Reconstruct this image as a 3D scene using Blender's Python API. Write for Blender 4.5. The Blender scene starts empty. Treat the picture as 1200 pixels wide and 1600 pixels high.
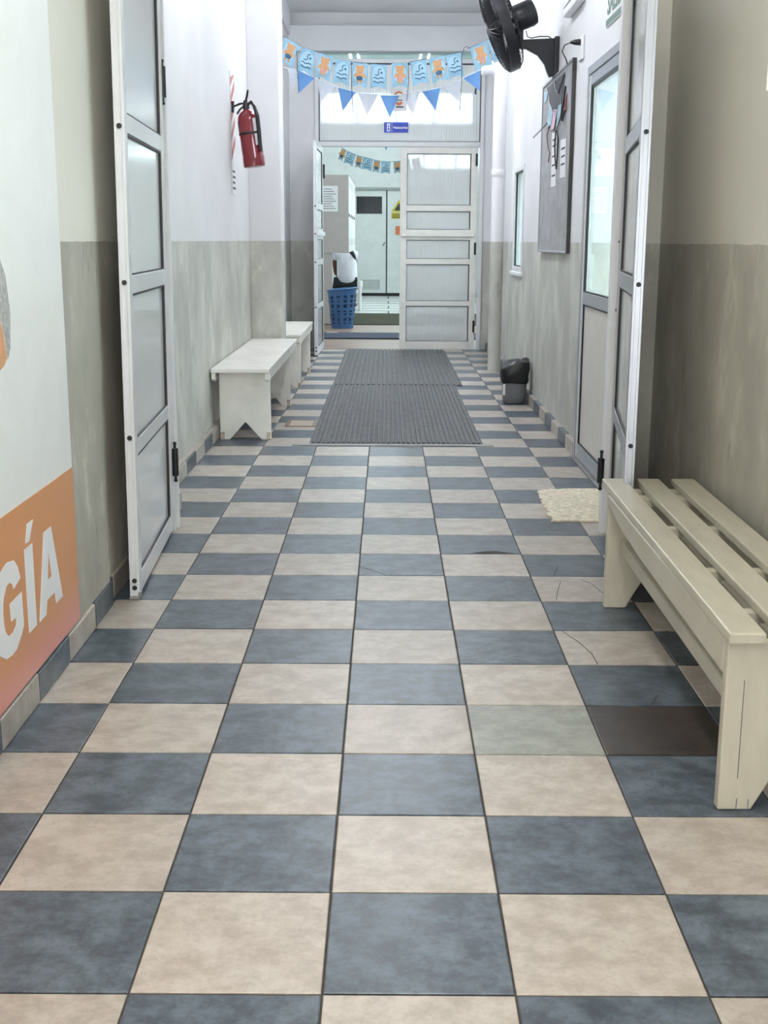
import bpy, bmesh, math, random
from mathutils import Matrix, Vector, Quaternion
R = random.Random(7)
scene = bpy.context.scene
C = scene.collection

# ------------------------------------------------------------------ camera, world, exposure
PITCH, YAW, ROLL = 0.220857, -0.001719, 0.004521
cam_d = bpy.data.cameras.new('camera'); cam = bpy.data.objects.new('camera', cam_d); C.objects.link(cam)
cam_d.sensor_fit = 'VERTICAL'; cam_d.sensor_height = 36.0; cam_d.lens = 1889.884 * 36.0 / 1600.0
cam_d.clip_start = 0.05; cam_d.clip_end = 200
_f = Vector((math.sin(YAW)*math.cos(PITCH), math.cos(YAW)*math.cos(PITCH), -math.sin(PITCH)))
_r = Vector((math.cos(YAW), -math.sin(YAW), 0)); _u = _r.cross(_f)
_r2 = _r*math.cos(ROLL) + _u*math.sin(ROLL); _u2 = -_r*math.sin(ROLL) + _u*math.cos(ROLL)
cam.matrix_world = Matrix(((_r2.x, _u2.x, -_f.x, 0.10809), (_r2.y, _u2.y, -_f.y, -1.88623), (_r2.z, _u2.z, -_f.z, 1.29113), (0, 0, 0, 1)))
scene.camera = cam
w = bpy.data.worlds.new('overcast_sky'); scene.world = w; w.use_nodes = True
bg = w.node_tree.nodes['Background']; bg.inputs[0].default_value = (0.90, 0.95, 1.0, 1); bg.inputs[1].default_value = 6.0
scene.view_settings.view_transform = 'Standard'; scene.view_settings.look = 'None'
scene.view_settings.gamma = 1.0; scene.view_settings.use_curve_mapping = False
scene.view_settings.exposure = 0.62
FILL_COOL = 50.0      # emission of the added, unseen corridor tubes
FILL_NEAR = 68.0       # emission of the added tubes that light the near part
FILL_FAR = 95.0  # emission of the tubes added in the changing room

# ------------------------------------------------------------------ materials
def lin(c): return tuple((x/255/12.92 if x/255 <= .04045 else ((x/255+.055)/1.055)**2.4) for x in c) + (1,)
class NT:
    def __init__(s, m): s.t = m.node_tree; s.n = s.t.nodes
    def add(s, ty, **k):
        n = s.n.new(ty)
        for a, v in k.items(): setattr(n, a, v)
        return n
    def link(s, a, b): s.t.links.new(a, b)
    def mix(s, fac, a, b, mode='MIX'):
        n = s.add('ShaderNodeMix', data_type='RGBA', blend_type=mode)
        for i, v in ((0, fac), (6, a), (7, b)):
            if isinstance(v, (tuple, float, int)): n.inputs[i].default_value = v
            else: s.link(v, n.inputs[i])
        return n.outputs[2]
    def math(s, op, a, b=None, clamp=False):
        n = s.add('ShaderNodeMath', operation=op, use_clamp=clamp)
        for i, v in ((0, a), (1, b)):
            if v is None: continue
            if isinstance(v, (float, int)): n.inputs[i].default_value = v
            else: s.link(v, n.inputs[i])
        return n.outputs[0]
    def ramp(s, x, lo, hi):
        n = s.add('ShaderNodeMapRange', interpolation_type='SMOOTHSTEP'); s.link(x, n.inputs[0])
        n.inputs[1].default_value = lo; n.inputs[2].default_value = hi
        return n.outputs[0]
    def noise(s, vec, scale, detail=4, rough=.55, sc=(1, 1, 1)):
        mp = s.add('ShaderNodeMapping'); mp.inputs['Scale'].default_value = sc; s.link(vec, mp.inputs[0])
        n = s.add('ShaderNodeTexNoise'); n.inputs['Scale'].default_value = scale; n.inputs['Detail'].default_value = detail
        n.inputs['Roughness'].default_value = rough; s.link(mp.outputs[0], n.inputs['Vector'])
        return n.outputs[0]
def newmat(name):
    m = bpy.data.materials.new(name); m.use_nodes = True
    t = NT(m); b = t.n['Principled BSDF']
    return m, t, b
def pm(name, col, rough=.5, metal=0, var=.08, vscale=8, sc=(1, 1, 1), bump=0, bscale=60, spec=.5, coat=0):
    m, t, b = newmat(name); c = lin(col)
    pos = t.add('ShaderNodeNewGeometry').outputs['Position']
    n = t.noise(pos, vscale, 5, .6, sc)
    dark = tuple(x*(1-var*1.6) for x in c[:3]) + (1,); light = tuple(min(1, x*(1+var)) for x in c[:3]) + (1,)
    t.link(t.mix(t.ramp(n, .3, .7), dark, light), b.inputs['Base Color'])
    b.inputs['Roughness'].default_value = rough; b.inputs['Metallic'].default_value = metal
    b.inputs['Specular IOR Level'].default_value = spec; b.inputs['Coat Weight'].default_value = coat
    if bump:
        bn = t.add('ShaderNodeBump'); bn.inputs['Strength'].default_value = bump; bn.inputs['Distance'].default_value = .002
        t.link(t.noise(pos, bscale, 3, .6, sc), bn.inputs['Height']); t.link(bn.outputs[0], b.inputs['Normal'])
    return m
def tile_mat(name, base, dark, light, rough=.33):
    m, t, b = newmat(name)
    pos = t.add('ShaderNodeNewGeometry').outputs['Position']
    rnd = t.add('ShaderNodeObjectInfo').outputs['Random']
    cl = t.noise(pos, 10, 10, .74, (1, 1.15, 1)); fine = t.noise(pos, 34, 9, .8)
    c1 = t.mix(t.ramp(cl, .36, .64), lin(dark), lin(light))
    c2 = t.mix(t.math('MULTIPLY', t.ramp(fine, .50, .64), .6), c1, lin(dark))
    c3 = t.mix(.22, c2, lin(base))
    v = t.math('ADD', t.math('MULTIPLY', rnd, .16), .92)
    cv = t.add('ShaderNodeCombineColor'); [t.link(v, cv.inputs[i]) for i in range(3)]
    t.link(t.mix(1.0, c3, cv.outputs[0], 'MULTIPLY'), b.inputs['Base Color'])
    t.link(t.math('ADD', t.math('MULTIPLY', cl, .22), rough-.1), b.inputs['Roughness'])
    b.inputs['Specular IOR Level'].default_value = .5
    bn = t.add('ShaderNodeBump'); bn.inputs['Strength'].default_value = .25; bn.inputs['Distance'].default_value = .001
    t.link(fine, bn.inputs['Height']); t.link(bn.outputs[0], b.inputs['Normal'])
    return m
def wall_mat(name, upper, lower, worn=.6):
    """two-tone painted plaster: upper coat above 1.283 m, worn grey-green dado below"""
    m, t, b = newmat(name)
    g = t.add('ShaderNodeNewGeometry'); pos = g.outputs['Position']
    sx = t.add('ShaderNodeSeparateXYZ'); t.link(pos, sx.inputs[0]); z = sx.outputs[2]
    wob = t.noise(pos, 9, 3)
    zz = t.math('ADD', z, t.math('MULTIPLY', t.math('SUBTRACT', wob, .5), .012))
    isup = t.math('GREATER_THAN', zz, 1.283)
    up = t.mix(t.ramp(t.noise(pos, 1.6, 4), .3, .7), lin([x*.965 for x in upper]), lin(upper))
    streak = t.noise(pos, 9, 8, .68, (1, 1, .42)); blot = t.noise(pos, 2.6, 6, .62, (1, 1, .7))
    lo = t.mix(t.ramp(blot, .35, .68), lin([x*.92 for x in lower]), lin([min(255, x*1.05) for x in lower]))
    wearf = t.math('MULTIPLY', t.math('MULTIPLY', t.ramp(streak, .52, .60), t.ramp(blot, .44, .58)), worn)
    lo = t.mix(wearf, lo, lin((222, 219, 209)))
    scuff = t.noise(pos, 11, 8, .7, (1, 1, .3))
    sf = t.math('MULTIPLY', t.ramp(scuff, .54, .66), t.math('MULTIPLY', t.ramp(t.noise(pos, 1.7, 3), .47, .62), .45*worn+.2))
    lo = t.mix(sf, lo, lin((112, 106, 94)))
    t.link(t.mix(isup, lo, up), b.inputs['Base Color'])
    b.inputs['Roughness'].default_value = .55; b.inputs['Specular IOR Level'].default_value = .35
    bn = t.add('ShaderNodeBump'); bn.inputs['Strength'].default_value = .35; bn.inputs['Distance'].default_value = .004
    t.link(t.noise(pos, 26, 4), bn.inputs['Height']); t.link(bn.outputs[0], b.inputs['Normal'])
    return m
def poly_mat(name, col, trans=.5, rough=.3, ribs=0, clear=0):
    """cellular polycarbonate sheet: diffuse + translucent + gloss, fine vertical flutes as relief"""
    m, t, b = newmat(name); t.n.remove(b); out = t.n['Material Output']
    d = t.add('ShaderNodeBsdfDiffuse'); tr = t.add('ShaderNodeBsdfTranslucent'); gl = t.add('ShaderNodeBsdfGlossy')
    d.inputs[0].default_value = lin(col); tr.inputs[0].default_value = lin(col)
    gl.inputs[0].default_value = (1, 1, 1, 1); gl.inputs['Roughness'].default_value = rough
    m1 = t.add('ShaderNodeMixShader'); m1.inputs[0].default_value = trans; t.link(d.outputs[0], m1.inputs[1]); t.link(tr.outputs[0], m1.inputs[2])
    rf = None
    if clear:
        rf = t.add('ShaderNodeBsdfRefraction'); rf.inputs[0].default_value = lin(col); rf.inputs['Roughness'].default_value = .12; rf.inputs['IOR'].default_value = 1.12
        mm = t.add('ShaderNodeMixShader'); mm.inputs[0].default_value = clear; t.link(m1.outputs[0], mm.inputs[1]); t.link(rf.outputs[0], mm.inputs[2]); m1 = mm
    fr = t.add('ShaderNodeFresnel'); fr.inputs[0].default_value = 1.5
    m2 = t.add('ShaderNodeMixShader'); t.link(fr.outputs[0], m2.inputs[0]); t.link(m1.outputs[0], m2.inputs[1]); t.link(gl.outputs[0], m2.inputs[2])
    if ribs:
        pos = t.add('ShaderNodeTexCoord').outputs['Object']
        wv = t.add('ShaderNodeTexWave', bands_direction='X'); wv.inputs['Scale'].default_value = ribs; wv.inputs['Distortion'].default_value = .6
        t.link(pos, wv.inputs[0])
        bn = t.add('ShaderNodeBump'); bn.inputs['Strength'].default_value = .5; bn.inputs['Distance'].default_value = .004
        t.link(wv.outputs[1], bn.inputs['Height'])
        for s in (d, tr, gl, fr) + ((rf,) if rf else ()): t.link(bn.outputs[0], s.inputs['Normal'])
    t.link(m2.outputs[0], out.inputs[0])
    return m
def glass_mat(name, tint=(235, 245, 245)):
    m, t, b = newmat(name); t.n.remove(b); out = t.n['Material Output']
    tp = t.add('ShaderNodeBsdfTransparent'); tp.inputs[0].default_value = lin(tint)
    gl = t.add('ShaderNodeBsdfGlossy'); gl.inputs['Roughness'].default_value = .02
    fr = t.add('ShaderNodeFresnel'); fr.inputs[0].default_value = 1.45
    mx = t.add('ShaderNodeMixShader'); t.link(t.math('MULTIPLY', fr.outputs[0], .5), mx.inputs[0]); t.link(tp.outputs[0], mx.inputs[1]); t.link(gl.outputs[0], mx.inputs[2])
    t.link(mx.outputs[0], out.inputs[0]); return m
def emit_mat(name, col, st):
    m, t, b = newmat(name); t.n.remove(b)
    e = t.add('ShaderNodeEmission'); e.inputs[0].default_value = col; e.inputs[1].default_value = st
    t.link(e.outputs[0], t.n['Material Output'].inputs[0]); return m

M = dict(
    blue=tile_mat('blue_stoneware', (77, 87, 98), (48, 56, 65), (104, 115, 126)),
    beige=tile_mat('beige_stoneware', (182, 172, 162), (158, 147, 136), (196, 188, 179)),
    greentile=tile_mat('grey_green_stoneware', (146, 147, 139), (126, 128, 119), (162, 163, 155)),
    browntile=tile_mat('brown_stoneware', (54, 48, 46), (40, 35, 34), (68, 61, 58)),
    grout=pm('dark_grout', (70, 66, 62), .9, var=.2, vscale=40),
    wall=wall_mat('two_tone_paint', (234, 233, 235), (200, 199, 191)),
    wall_near=wall_mat('two_tone_paint_near', (232, 229, 219), (186, 183, 172), .6),
    wall_right=wall_mat('two_tone_paint_right', (228, 224, 212), (188, 184, 172), .42),
    white=pm('white_plaster', (228, 229, 231), .7, var=.03, vscale=2, bump=.15, bscale=25),
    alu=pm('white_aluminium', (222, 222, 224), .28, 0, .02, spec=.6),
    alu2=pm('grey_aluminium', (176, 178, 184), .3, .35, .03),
    cream_alu=pm('cream_aluminium', (232, 229, 222), .35, 0, .03),
    gasket=pm('black_gasket', (22, 22, 24), .5, var=.05),
    black=pm('black_plastic', (28, 29, 33), .35, var=.05),
    pane=poly_mat('frosted_panel', (236, 236, 235), .06, .16),
    poly=poly_mat('fluted_polycarbonate', (246, 246, 247), .5, .25, 10, .42),
    glass=glass_mat('clear_glass'),
    lowpanel=pm('white_infill', (226, 220, 214), .4, var=.02),
    bench_w=pm('white_paint_wood', (240, 236, 228), .3, var=.05, vscale=5, bump=.1),
    bench_c=pm('cream_paint_wood', (197, 191, 173), .32, var=.05, vscale=5, sc=(4, 1, 1), bump=.12),
    wornwood=pm('bare_worn_wood', (196, 178, 156), .8, var=.3, vscale=30),
    rubber=pm('grey_rubber', (104, 105, 106), .7, var=.12, vscale=14, bump=.5, bscale=120),
    strip=pm('grey_strip', (150, 150, 148), .5),
    rug=pm('cream_woven', (232, 222, 200), .95, var=.16, vscale=45, bump=1, bscale=120),
    steel=pm('steel', (150, 148, 145), .35, .9),
    red=pm('red_enamel', (124, 20, 32), .22, coat=.4, var=.03),
    tan=pm('tan_print', (198, 152, 106), .8, var=.08, vscale=60),
    pink=pm('pink_print', (206, 150, 135), .8),
    flagblue=pm('flag_pale_blue', (140, 180, 202), .8, var=.10, vscale=9),
    flagpale=pm('flag_centre', (164, 198, 214), .8, var=.05, vscale=9),
    inkblue=pm('ink_slate_blue', (58, 100, 128), .8),
    triblue=pm('bunting_blue', (116, 160, 214), .8, var=.04),
    triwhite=pm('bunting_white', (226, 226, 232), .8, var=.02),
    cord=pm('dark_ribbon', (42, 52, 74), .7),
    cordw=pm('white_cord', (230, 230, 232), .7),
    signblue=pm('sign_blue', (28, 62, 176), .4, var=.03),
    paper=pm('paper', (232, 232, 234), .8, var=.02),
    ink=pm('ink_dark', (70, 72, 78), .8),
    orange=None,
    orangep=pm('orange_print', (206, 120, 72), .7),
    bannerw=pm('banner_white', (240, 240, 239), .32, var=.015),
    hair=pm('grey_hair_print', (182, 182, 180), .5, var=.35, vscale=60, sc=(1, 4, 1)),
    skinp=pm('skin_print', (214, 160, 120), .5, var=.1, vscale=20),
    white2=pm('pure_white', (240, 240, 243), .5, var=.01),
    green=pm('sign_green', (44, 96, 72), .5),
    board=pm('grey_felt', (166, 166, 168), .8, var=.12, vscale=6),
    boardd=pm('charcoal_felt', (92, 94, 100), .8, var=.08),
    boardf=pm('dark_wood_frame', (64, 60, 58), .5),
    lblue=pm('light_blue_ribbon', (176, 208, 224), .6), lpink=pm('light_pink_ribbon', (226, 190, 204), .6), dred=pm('maroon_ribbon', (122, 42, 54), .6),
    binp=pm('grey_bin_plastic', (112, 114, 116), .45, var=.05),
    bag=pm('black_bag', (22, 22, 25), .34, var=.05, bump=1, bscale=38, sc=(1, 1, 2.5)),
    basket=pm('blue_basket_plastic', (58, 98, 146), .4, var=.06),
    baglight=pm('pale_liner', (64, 84, 116), .2, var=.5, vscale=16),
    pinkfloor=pm('pinkish_floor', (150, 127, 114), .4, var=.16, vscale=4, sc=(.6, 3, 1)),
    turf=pm('olive_turf', (52, 55, 30), .95, var=.15, vscale=30, bump=.8),
    bluemat=pm('slate_blue_mat', (46, 54, 76), .8, var=.08),
    wtile=pm('white_tile', (214, 220, 217), .25, var=.03),
    cabgrey=pm('grey_beige_laminate', (178, 170, 167), .5, var=.02),
    cabwhite=pm('white_laminate', (232, 230, 228), .4, var=.02),
    farwall=pm('pale_mint_paint', (226, 230, 229), .6, var=.03, vscale=3),
    fardoor=pm('pale_mint_door', (222, 227, 225), .4, var=.03, vscale=3),
    darkglass=pm('dark_glass', (30, 33, 40), .15, var=.2, vscale=8, sc=(3, 1, .2)),
    yellow=pm('warning_yellow', (206, 190, 52), .6),
    vent=pm('grey_vent', (160, 166, 164), .5),
    skin=pm('skin', (112, 72, 56), .6, var=.05),
    shirt=pm('white_cotton', (216, 214, 222), .85, var=.07, vscale=12, bump=.4, bscale=14),
    dark=pm('dark_fabric', (32, 32, 38), .8),
    hairb=pm('black_hair', (22, 20, 22), .5),
    concrete=pm('courtyard_concrete', (190, 188, 182), .8),
    outwall=pm('courtyard_wall', (228, 226, 214), .8),
    bluepanel=pm('blue_panel', (70, 104, 176), .6, var=.1), creampanel=pm('cream_panel', (236, 222, 178), .6),
    fill_tube_cool=emit_mat('added_cool_glow', (0.90, 0.95, 1.0, 1), FILL_COOL),  # glow of the lamps added out of view
    fill_tube_near=emit_mat('added_warm_glow', (1.0, 0.955, 0.89, 1), FILL_NEAR),
    fill_tube_far=emit_mat('fill_tube_far', (0.93, 0.98, 1.0, 1), FILL_FAR),
)
def orange_print():
    m, t, b = newmat('orange_to_pink_print')
    pos = t.add('ShaderNodeNewGeometry').outputs['Position']
    sx = t.add('ShaderNodeSeparateXYZ'); t.link(pos, sx.inputs[0])
    zz = t.math('ADD', sx.outputs[2], t.math('MULTIPLY', t.math('SUBTRACT', t.noise(pos, 5, 4), .5), .10))
    c = t.mix(t.ramp(zz, .10, .26), lin((226, 152, 140)), lin((216, 150, 96)))
    t.link(c, b.inputs['Base Color']); b.inputs['Roughness'].default_value = .3
    return m
M['orange'] = orange_print()

# ------------------------------------------------------------------ mesh helpers
ORG = {}
class MB:
    def __init__(s): s.v = []; s.f = []
    def box(s, x0, x1, y0, y1, z0, z1):
        i = len(s.v)
        s.v += [(x0, y0, z0), (x1, y0, z0), (x1, y1, z0), (x0, y1, z0), (x0, y0, z1), (x1, y0, z1), (x1, y1, z1), (x0, y1, z1)]
        s.f += [tuple(i+k for k in q) for q in ((3, 2, 1, 0), (4, 5, 6, 7), (0, 1, 5, 4), (1, 2, 6, 5), (2, 3, 7, 6), (3, 0, 4, 7))]
        return s
    def prism(s, pts, axis, a0, a1):
        def P(p, a): return {'x': (a, p[0], p[1]), 'y': (p[0], a, p[1]), 'z': (p[0], p[1], a)}[axis]
        i = len(s.v); n = len(pts)
        s.v += [P(p, a0) for p in pts] + [P(p, a1) for p in pts]
        s.f += [tuple(i+k for k in range(n)), tuple(i+n+k for k in reversed(range(n)))]
        s.f += [(i+k, i+n+k, i+n+(k+1) % n, i+(k+1) % n) for k in range(n)]
        return s
    def tube(s, path, r, n=8, closed=False):
        path = [Vector(p) for p in path]; m = len(path); rr = r if isinstance(r, (list, tuple)) else [r]*m
        i0 = len(s.v); up = None
        for k, p in enumerate(path):
            if closed: d = path[(k+1) % m]-path[k-1]
            else: d = path[min(k+1, m-1)]-path[max(k-1, 0)]
            d.normalize()
            if up is None: up = Vector((0, 0, 1)) if abs(d.z) < .9 else Vector((1, 0, 0))
            a = d.cross(up).normalized(); b = a.cross(d).normalized(); up = b
            for j in range(n):
                t = 2*math.pi*j/n; s.v.append(tuple(p + rr[k]*(math.cos(t)*a+math.sin(t)*b)))
        for k in range(m if closed else m-1):
            for j in range(n):
                A = i0+k*n; B = i0+((k+1) % m)*n
                s.f.append((A+j, A+(j+1) % n, B+(j+1) % n, B+j))
        if not closed:
            s.f.append(tuple(i0+j for j in reversed(range(n)))); s.f.append(tuple(i0+(m-1)*n+j for j in range(n)))
        return s
    def lathe(s, prof, n=24, c=(0, 0, 0), cap=True):
        i0 = len(s.v)
        for r, z in prof:
            for j in range(n):
                t = 2*math.pi*j/n; s.v.append((c[0]+r*math.cos(t), c[1]+r*math.sin(t), c[2]+z))
        for k in range(len(prof)-1):
            for j in range(n):
                s.f.append((i0+k*n+j, i0+k*n+(j+1) % n, i0+(k+1)*n+(j+1) % n, i0+(k+1)*n+j))
        if cap:
            s.f.append(tuple(i0+j for j in reversed(range(n)))); s.f.append(tuple(i0+(len(prof)-1)*n+j for j in range(n)))
        return s
    def cyl(s, a, b, r, n=12): return s.tube([a, b], r, n)
    def xf(s, mat, start=0):
        for k in range(start, len(s.v)): s.v[k] = tuple(mat @ Vector(s.v[k]))
        return s
    def build(s, name, mat, parent=None, bevel=0, smooth=False, local=False, seg=2):
        o0 = Vector((0, 0, 0)) if (parent is None or local) else ORG[parent.name]
        me = bpy.data.meshes.new(name)
        me.from_pydata([tuple(Vector(v)-o0) for v in s.v], [], s.f)
        bm = bmesh.new(); bm.from_mesh(me); bmesh.ops.recalc_face_normals(bm, faces=bm.faces); bm.to_mesh(me); bm.free()
        me.materials.append(M[mat] if isinstance(mat, str) else mat)
        if smooth:
            for p in me.polygons: p.use_smooth = True
        return put(name, me, parent, bevel, seg, smooth)
def put(name, me, parent=None, bevel=0, seg=2, smooth=False):
    o = bpy.data.objects.new(name, me); C.objects.link(o)
    if parent is not None: o.parent = parent
    ORG[o.name] = ORG[parent.name] if parent is not None else Vector((0, 0, 0))
    if bevel:
        b = o.modifiers.new('bevel', 'BEVEL'); b.width = bevel; b.segments = seg; b.limit_method = 'ANGLE'; b.angle_limit = math.radians(40)
    if smooth:
        for p in me.polygons: p.use_smooth = True
        e = o.modifiers.new('split', 'EDGE_SPLIT'); e.split_angle = math.radians(42)
    return o
def tag(o, label, cat, group=None, kind=None):
    o['label'] = label
    if cat: o['category'] = cat
    if group: o['group'] = group
    if kind: o['kind'] = kind
    return o
def thing(name, loc, label, cat, group=None, kind=None, rz=0):
    o = bpy.data.objects.new(name, None); C.objects.link(o); o.location = loc; o.rotation_euler = (0, 0, rz)
    o.empty_display_size = .1; ORG[o.name] = Vector(loc)
    return tag(o, label, cat, group, kind)
def bx(name, mat, parent, x0, x1, y0, y1, z0, z1, bevel=0, local=False):
    return MB().box(x0, x1, y0, y1, z0, z1).build(name, mat, parent, bevel, local=local)
def holes_wall(mb, x0, x1, a0, a1, z0, z1, holes, axis='x'):
    """slab with rectangular openings; axis x: slab normal is x and openings are (y0,y1,z0,z1)"""
    ya = sorted({a0, a1, *[h[0] for h in holes], *[h[1] for h in holes]}); ya = [y for y in ya if a0 <= y <= a1]
    for k in range(len(ya)-1):
        ym = (ya[k]+ya[k+1])/2
        segs = [(z0, z1)]
        for h in holes:
            if h[0] < ym < h[1]:
                new = []
                for s0, s1 in segs:
                    if h[2] > s0: new.append((s0, min(s1, h[2])))
                    if h[3] < s1: new.append((max(s0, h[3]), s1))
                segs = new
        for s0, s1 in segs:
            if axis == 'x': mb.box(x0, x1, ya[k], ya[k+1], s0, s1)
            else: mb.box(ya[k], ya[k+1], x0, x1, s0, s1)
    return mb
def text_mesh(body, size, bold=0.0, extrude=.0006, align='CENTER'):
    cu = bpy.data.curves.new('lettering', 'FONT'); cu.body = body; cu.size = size; cu.align_x = align; cu.align_y = 'CENTER'
    cu.offset = bold; cu.extrude = extrude; cu.resolution_u = 3
    o = bpy.data.objects.new('lettering_source', cu); C.objects.link(o)
    dg = bpy.context.evaluated_depsgraph_get(); me = bpy.data.meshes.new_from_object(o.evaluated_get(dg))
    bpy.data.objects.remove(o); bpy.data.curves.remove(cu)
    return me
def lettering(body, size, mat, parent, M4, bold=0, name='lettering', local=False):
    me = text_mesh(body, size, bold); me.transform(M4)
    if not local: me.transform(Matrix.Translation(-ORG[parent.name]))
    me.materials.clear(); me.materials.append(M[mat])
    return put(name, me, parent)
def basis(origin, ex, ey):
    ex = Vector(ex).normalized(); ey = Vector(ey).normalized(); ez = ex.cross(ey)
    return Matrix(((ex.x, ey.x, ez.x, origin[0]), (ex.y, ey.y, ez.y, origin[1]), (ex.z, ey.z, ez.z, origin[2]), (0, 0, 0, 1)))
FACE_CAM = lambda o: basis(o, (1, 0, 0), (0, 0, 1))     # flat things facing -y
FACE_LEFT = lambda o: basis(o, (0, -1, 0), (0, 0, 1))   # on the right wall, facing -x
FACE_RIGHT = lambda o: basis(o, (0, 1, 0), (0, 0, 1))   # on the left wall, facing +x

# ================================================================== STRUCTURE
T = 0.34                 # tile pitch
CEIL = 3.84
CEILF = 5.6
YN = -5.0                # near end of the corridor, open behind the camera
XR = 1.285; XR2 = 1.335
LSEG = [(YN, 2.31, -.885, -.875), (2.31, 3.45, -.900, -.890), (3.45, 3.92, -.935, -.895), (3.92, 12.9, -1.045, -1.005)]   # y0,y1,wall face,skirting face
def left_face(y):
    for a, b, xw, xs in LSEG:
        if a <= y < b: return xw
    return -1.045
floor = bx('floor', 'grout', None, -1.6, 1.6, YN, 12.95, -.12, -.0035); tag(floor, 'chequered corridor floor of blue and beige tiles', 'floor', kind='structure')
TILES = {}
def tile_mesh(w, d, mat):
    key = (round(w, 3), round(d, 3), mat)
    if key not in TILES:
        mb = MB(); c = .0022; h = .010; g = .0022
        w2, d2 = w/2-g, d/2-g
        mb.v = [(-w2, -d2, -h), (w2, -d2, -h), (w2, d2, -h), (-w2, d2, -h), (-w2, -d2, -.0012), (w2, -d2, -.0012), (w2, d2, -.0012), (-w2, d2, -.0012),
                (-w2+c, -d2+c, 0), (w2-c, -d2+c, 0), (w2-c, d2-c, 0), (-w2+c, d2-c, 0)]
        mb.f = [(8, 9, 10, 11)] + [(a, (a+1) % 4, 4+(a+1) % 4, 4+a) for a in range(4)] + [(4+a, 4+(a+1) % 4, 8+(a+1) % 4, 8+a) for a in range(4)]
        me = bpy.data.meshes.new('floor_tile'); me.from_pydata(mb.v, [], mb.f); me.materials.append(M[mat]); TILES[key] = me
    return TILES[key]
def under_mat(c, r): return 0 <= c <= 1 and 17 <= r <= 36 or (c == -1 and 17 <= r <= 36 and False)
special = {(1, 3): 'greentile', (2, 3): 'browntile'}
stuff = MB(); stuffb = MB()
for r in range(-15, 38):
    for c in range(-3, 4):
        y0, y1 = r*T, (r+1)*T; x0, x1 = c*T, (c+1)*T
        ym = (y0+y1)/2
        x0 = max(x0, left_face(ym)); x1 = min(x1, XR if ym < 9.97 else XR2)
        y1 = min(y1, 12.89)
        if x1-x0 < .02 or y1-y0 < .02: continue
        mat = special.get((c, r), 'blue' if (c+r) % 2 == 0 else 'beige')
        if r < -1 or under_mat(c, r):
            mb = stuff if mat == 'blue' else stuffb
            mb.box(x0+.002, x1-.002, y0+.002, y1-.002, -.01, 0)
            continue
        o = bpy.data.objects.new('floor_tile', tile_mesh(x1-x0, y1-y0, mat)); C.objects.link(o); o.parent = floor
        o.location = ((x0+x1)/2, ym if y1-y0 > .33 else (y0+y1)/2, R.uniform(-.0006, .0004))
        o.rotation_euler = (R.gauss(0, .0012), R.gauss(0, .0012), 0)
s1 = stuff.build('hidden_blue_tiles', 'blue', floor); s1['kind'] = 'stuff'
s2 = stuffb.build('hidden_beige_tiles', 'beige', floor); s2['kind'] = 'stuff'

# hairline cracks and a chipped edge
for pl_ in ([(.868, 2.68), (.904, 2.609), (.928, 2.462)], [(.788, 2.642), (.756, 2.501), (.737, 2.393)], [(.707, 2.033), (.747, 1.913), (.771, 1.80), (.773, 1.704)], [(.869, 1.363), (.904, 1.444)], [(-.003, 2.854), (.063, 2.787), (.109, 2.722)], [(.772, 2.725), (.809, 2.87)]):
    mb = MB()
    for (xa, ya), (xb, yb) in zip(pl_, pl_[1:]):
        d = Vector((-(yb-ya), xb-xa)).normalized()*.0011
        mb.prism([(xa-d.x, ya-d.y), (xb-d.x, yb-d.y), (xb+d.x, yb+d.y), (xa+d.x, ya+d.y)], 'z', .0006, .0010)
    mb.build('crack', 'grout', floor)
MB().prism([(.461, 3.066), (.515, 3.100), (.571, 3.112), (.60, 3.098), (.617, 3.090), (.640, 3.078), (.657, 3.066)], 'z', .0006, .0010).build('chipped_edge', 'grout', floor)
# ---- left wall
mb = MB()
mb.box(-1.4, -.885, YN, 2.31, 0, CEIL); mb.box(-1.4, -.900, 2.31, 3.45, 0, CEIL)
wl = mb.build('wall_left', 'wall_near'); tag(wl, 'near left wall, cream above and grey-green below, with a banner', 'wall', kind='structure')
mb = MB()
mb.box(-1.4, -.935, 3.45, 3.92, 0, CEIL); mb.box(-1.4, -1.045, 3.92, 13.1, 0, CEIL)
tag(mb.build('wall_left_far', 'wall'), 'worn white and grey wall behind the white benches', 'wall', kind='structure')
pil = MB().box(-1.05, -.780, 8.5, 8.85, 0, CEIL).build('wall_left_pillar', 'wall', None, .012); tag(pil, 'square painted pillar behind the fire extinguisher', 'pillar', kind='structure')
bm_ = MB().box(-1.05, -1.015, 8.85, 12.82, 3.58, CEIL).build('trim_1', 'white'); tag(bm_, 'shallow white band along the top of the left wall', 'beam', kind='structure')  # shallow raised white band at the wall top
# ---- right wall
mb = MB(); holes_wall(mb, XR, XR+.22, YN, 3.45, 0, CEIL, [(.55, 2.08, 1.75, 3.0)])
tag(mb.build('wall_right', 'wall_right'), 'near right wall, cream above and scuffed grey-green below', 'wall', kind='structure')
mb = MB(); holes_wall(mb, XR, XR+.22, 3.45, 9.97, 0, CEIL, [(4.28, 5.44, 0, 2.265), (8.86, 9.66, 1.02, 1.94)])
tag(mb.build('wall_right_far', 'wall'), 'far right wall with noticeboard, glass door and small window', 'wall', kind='structure')
mb = MB(); holes_wall(mb, XR2, XR2+.22, 9.97, 13.1, 0, CEIL, [(11.3, 12.4, .97, 1.94)])
tag(mb.build('wall_right_recess', 'wall'), 'recessed right wall beside the white pipe', 'wall', kind='structure')
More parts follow.
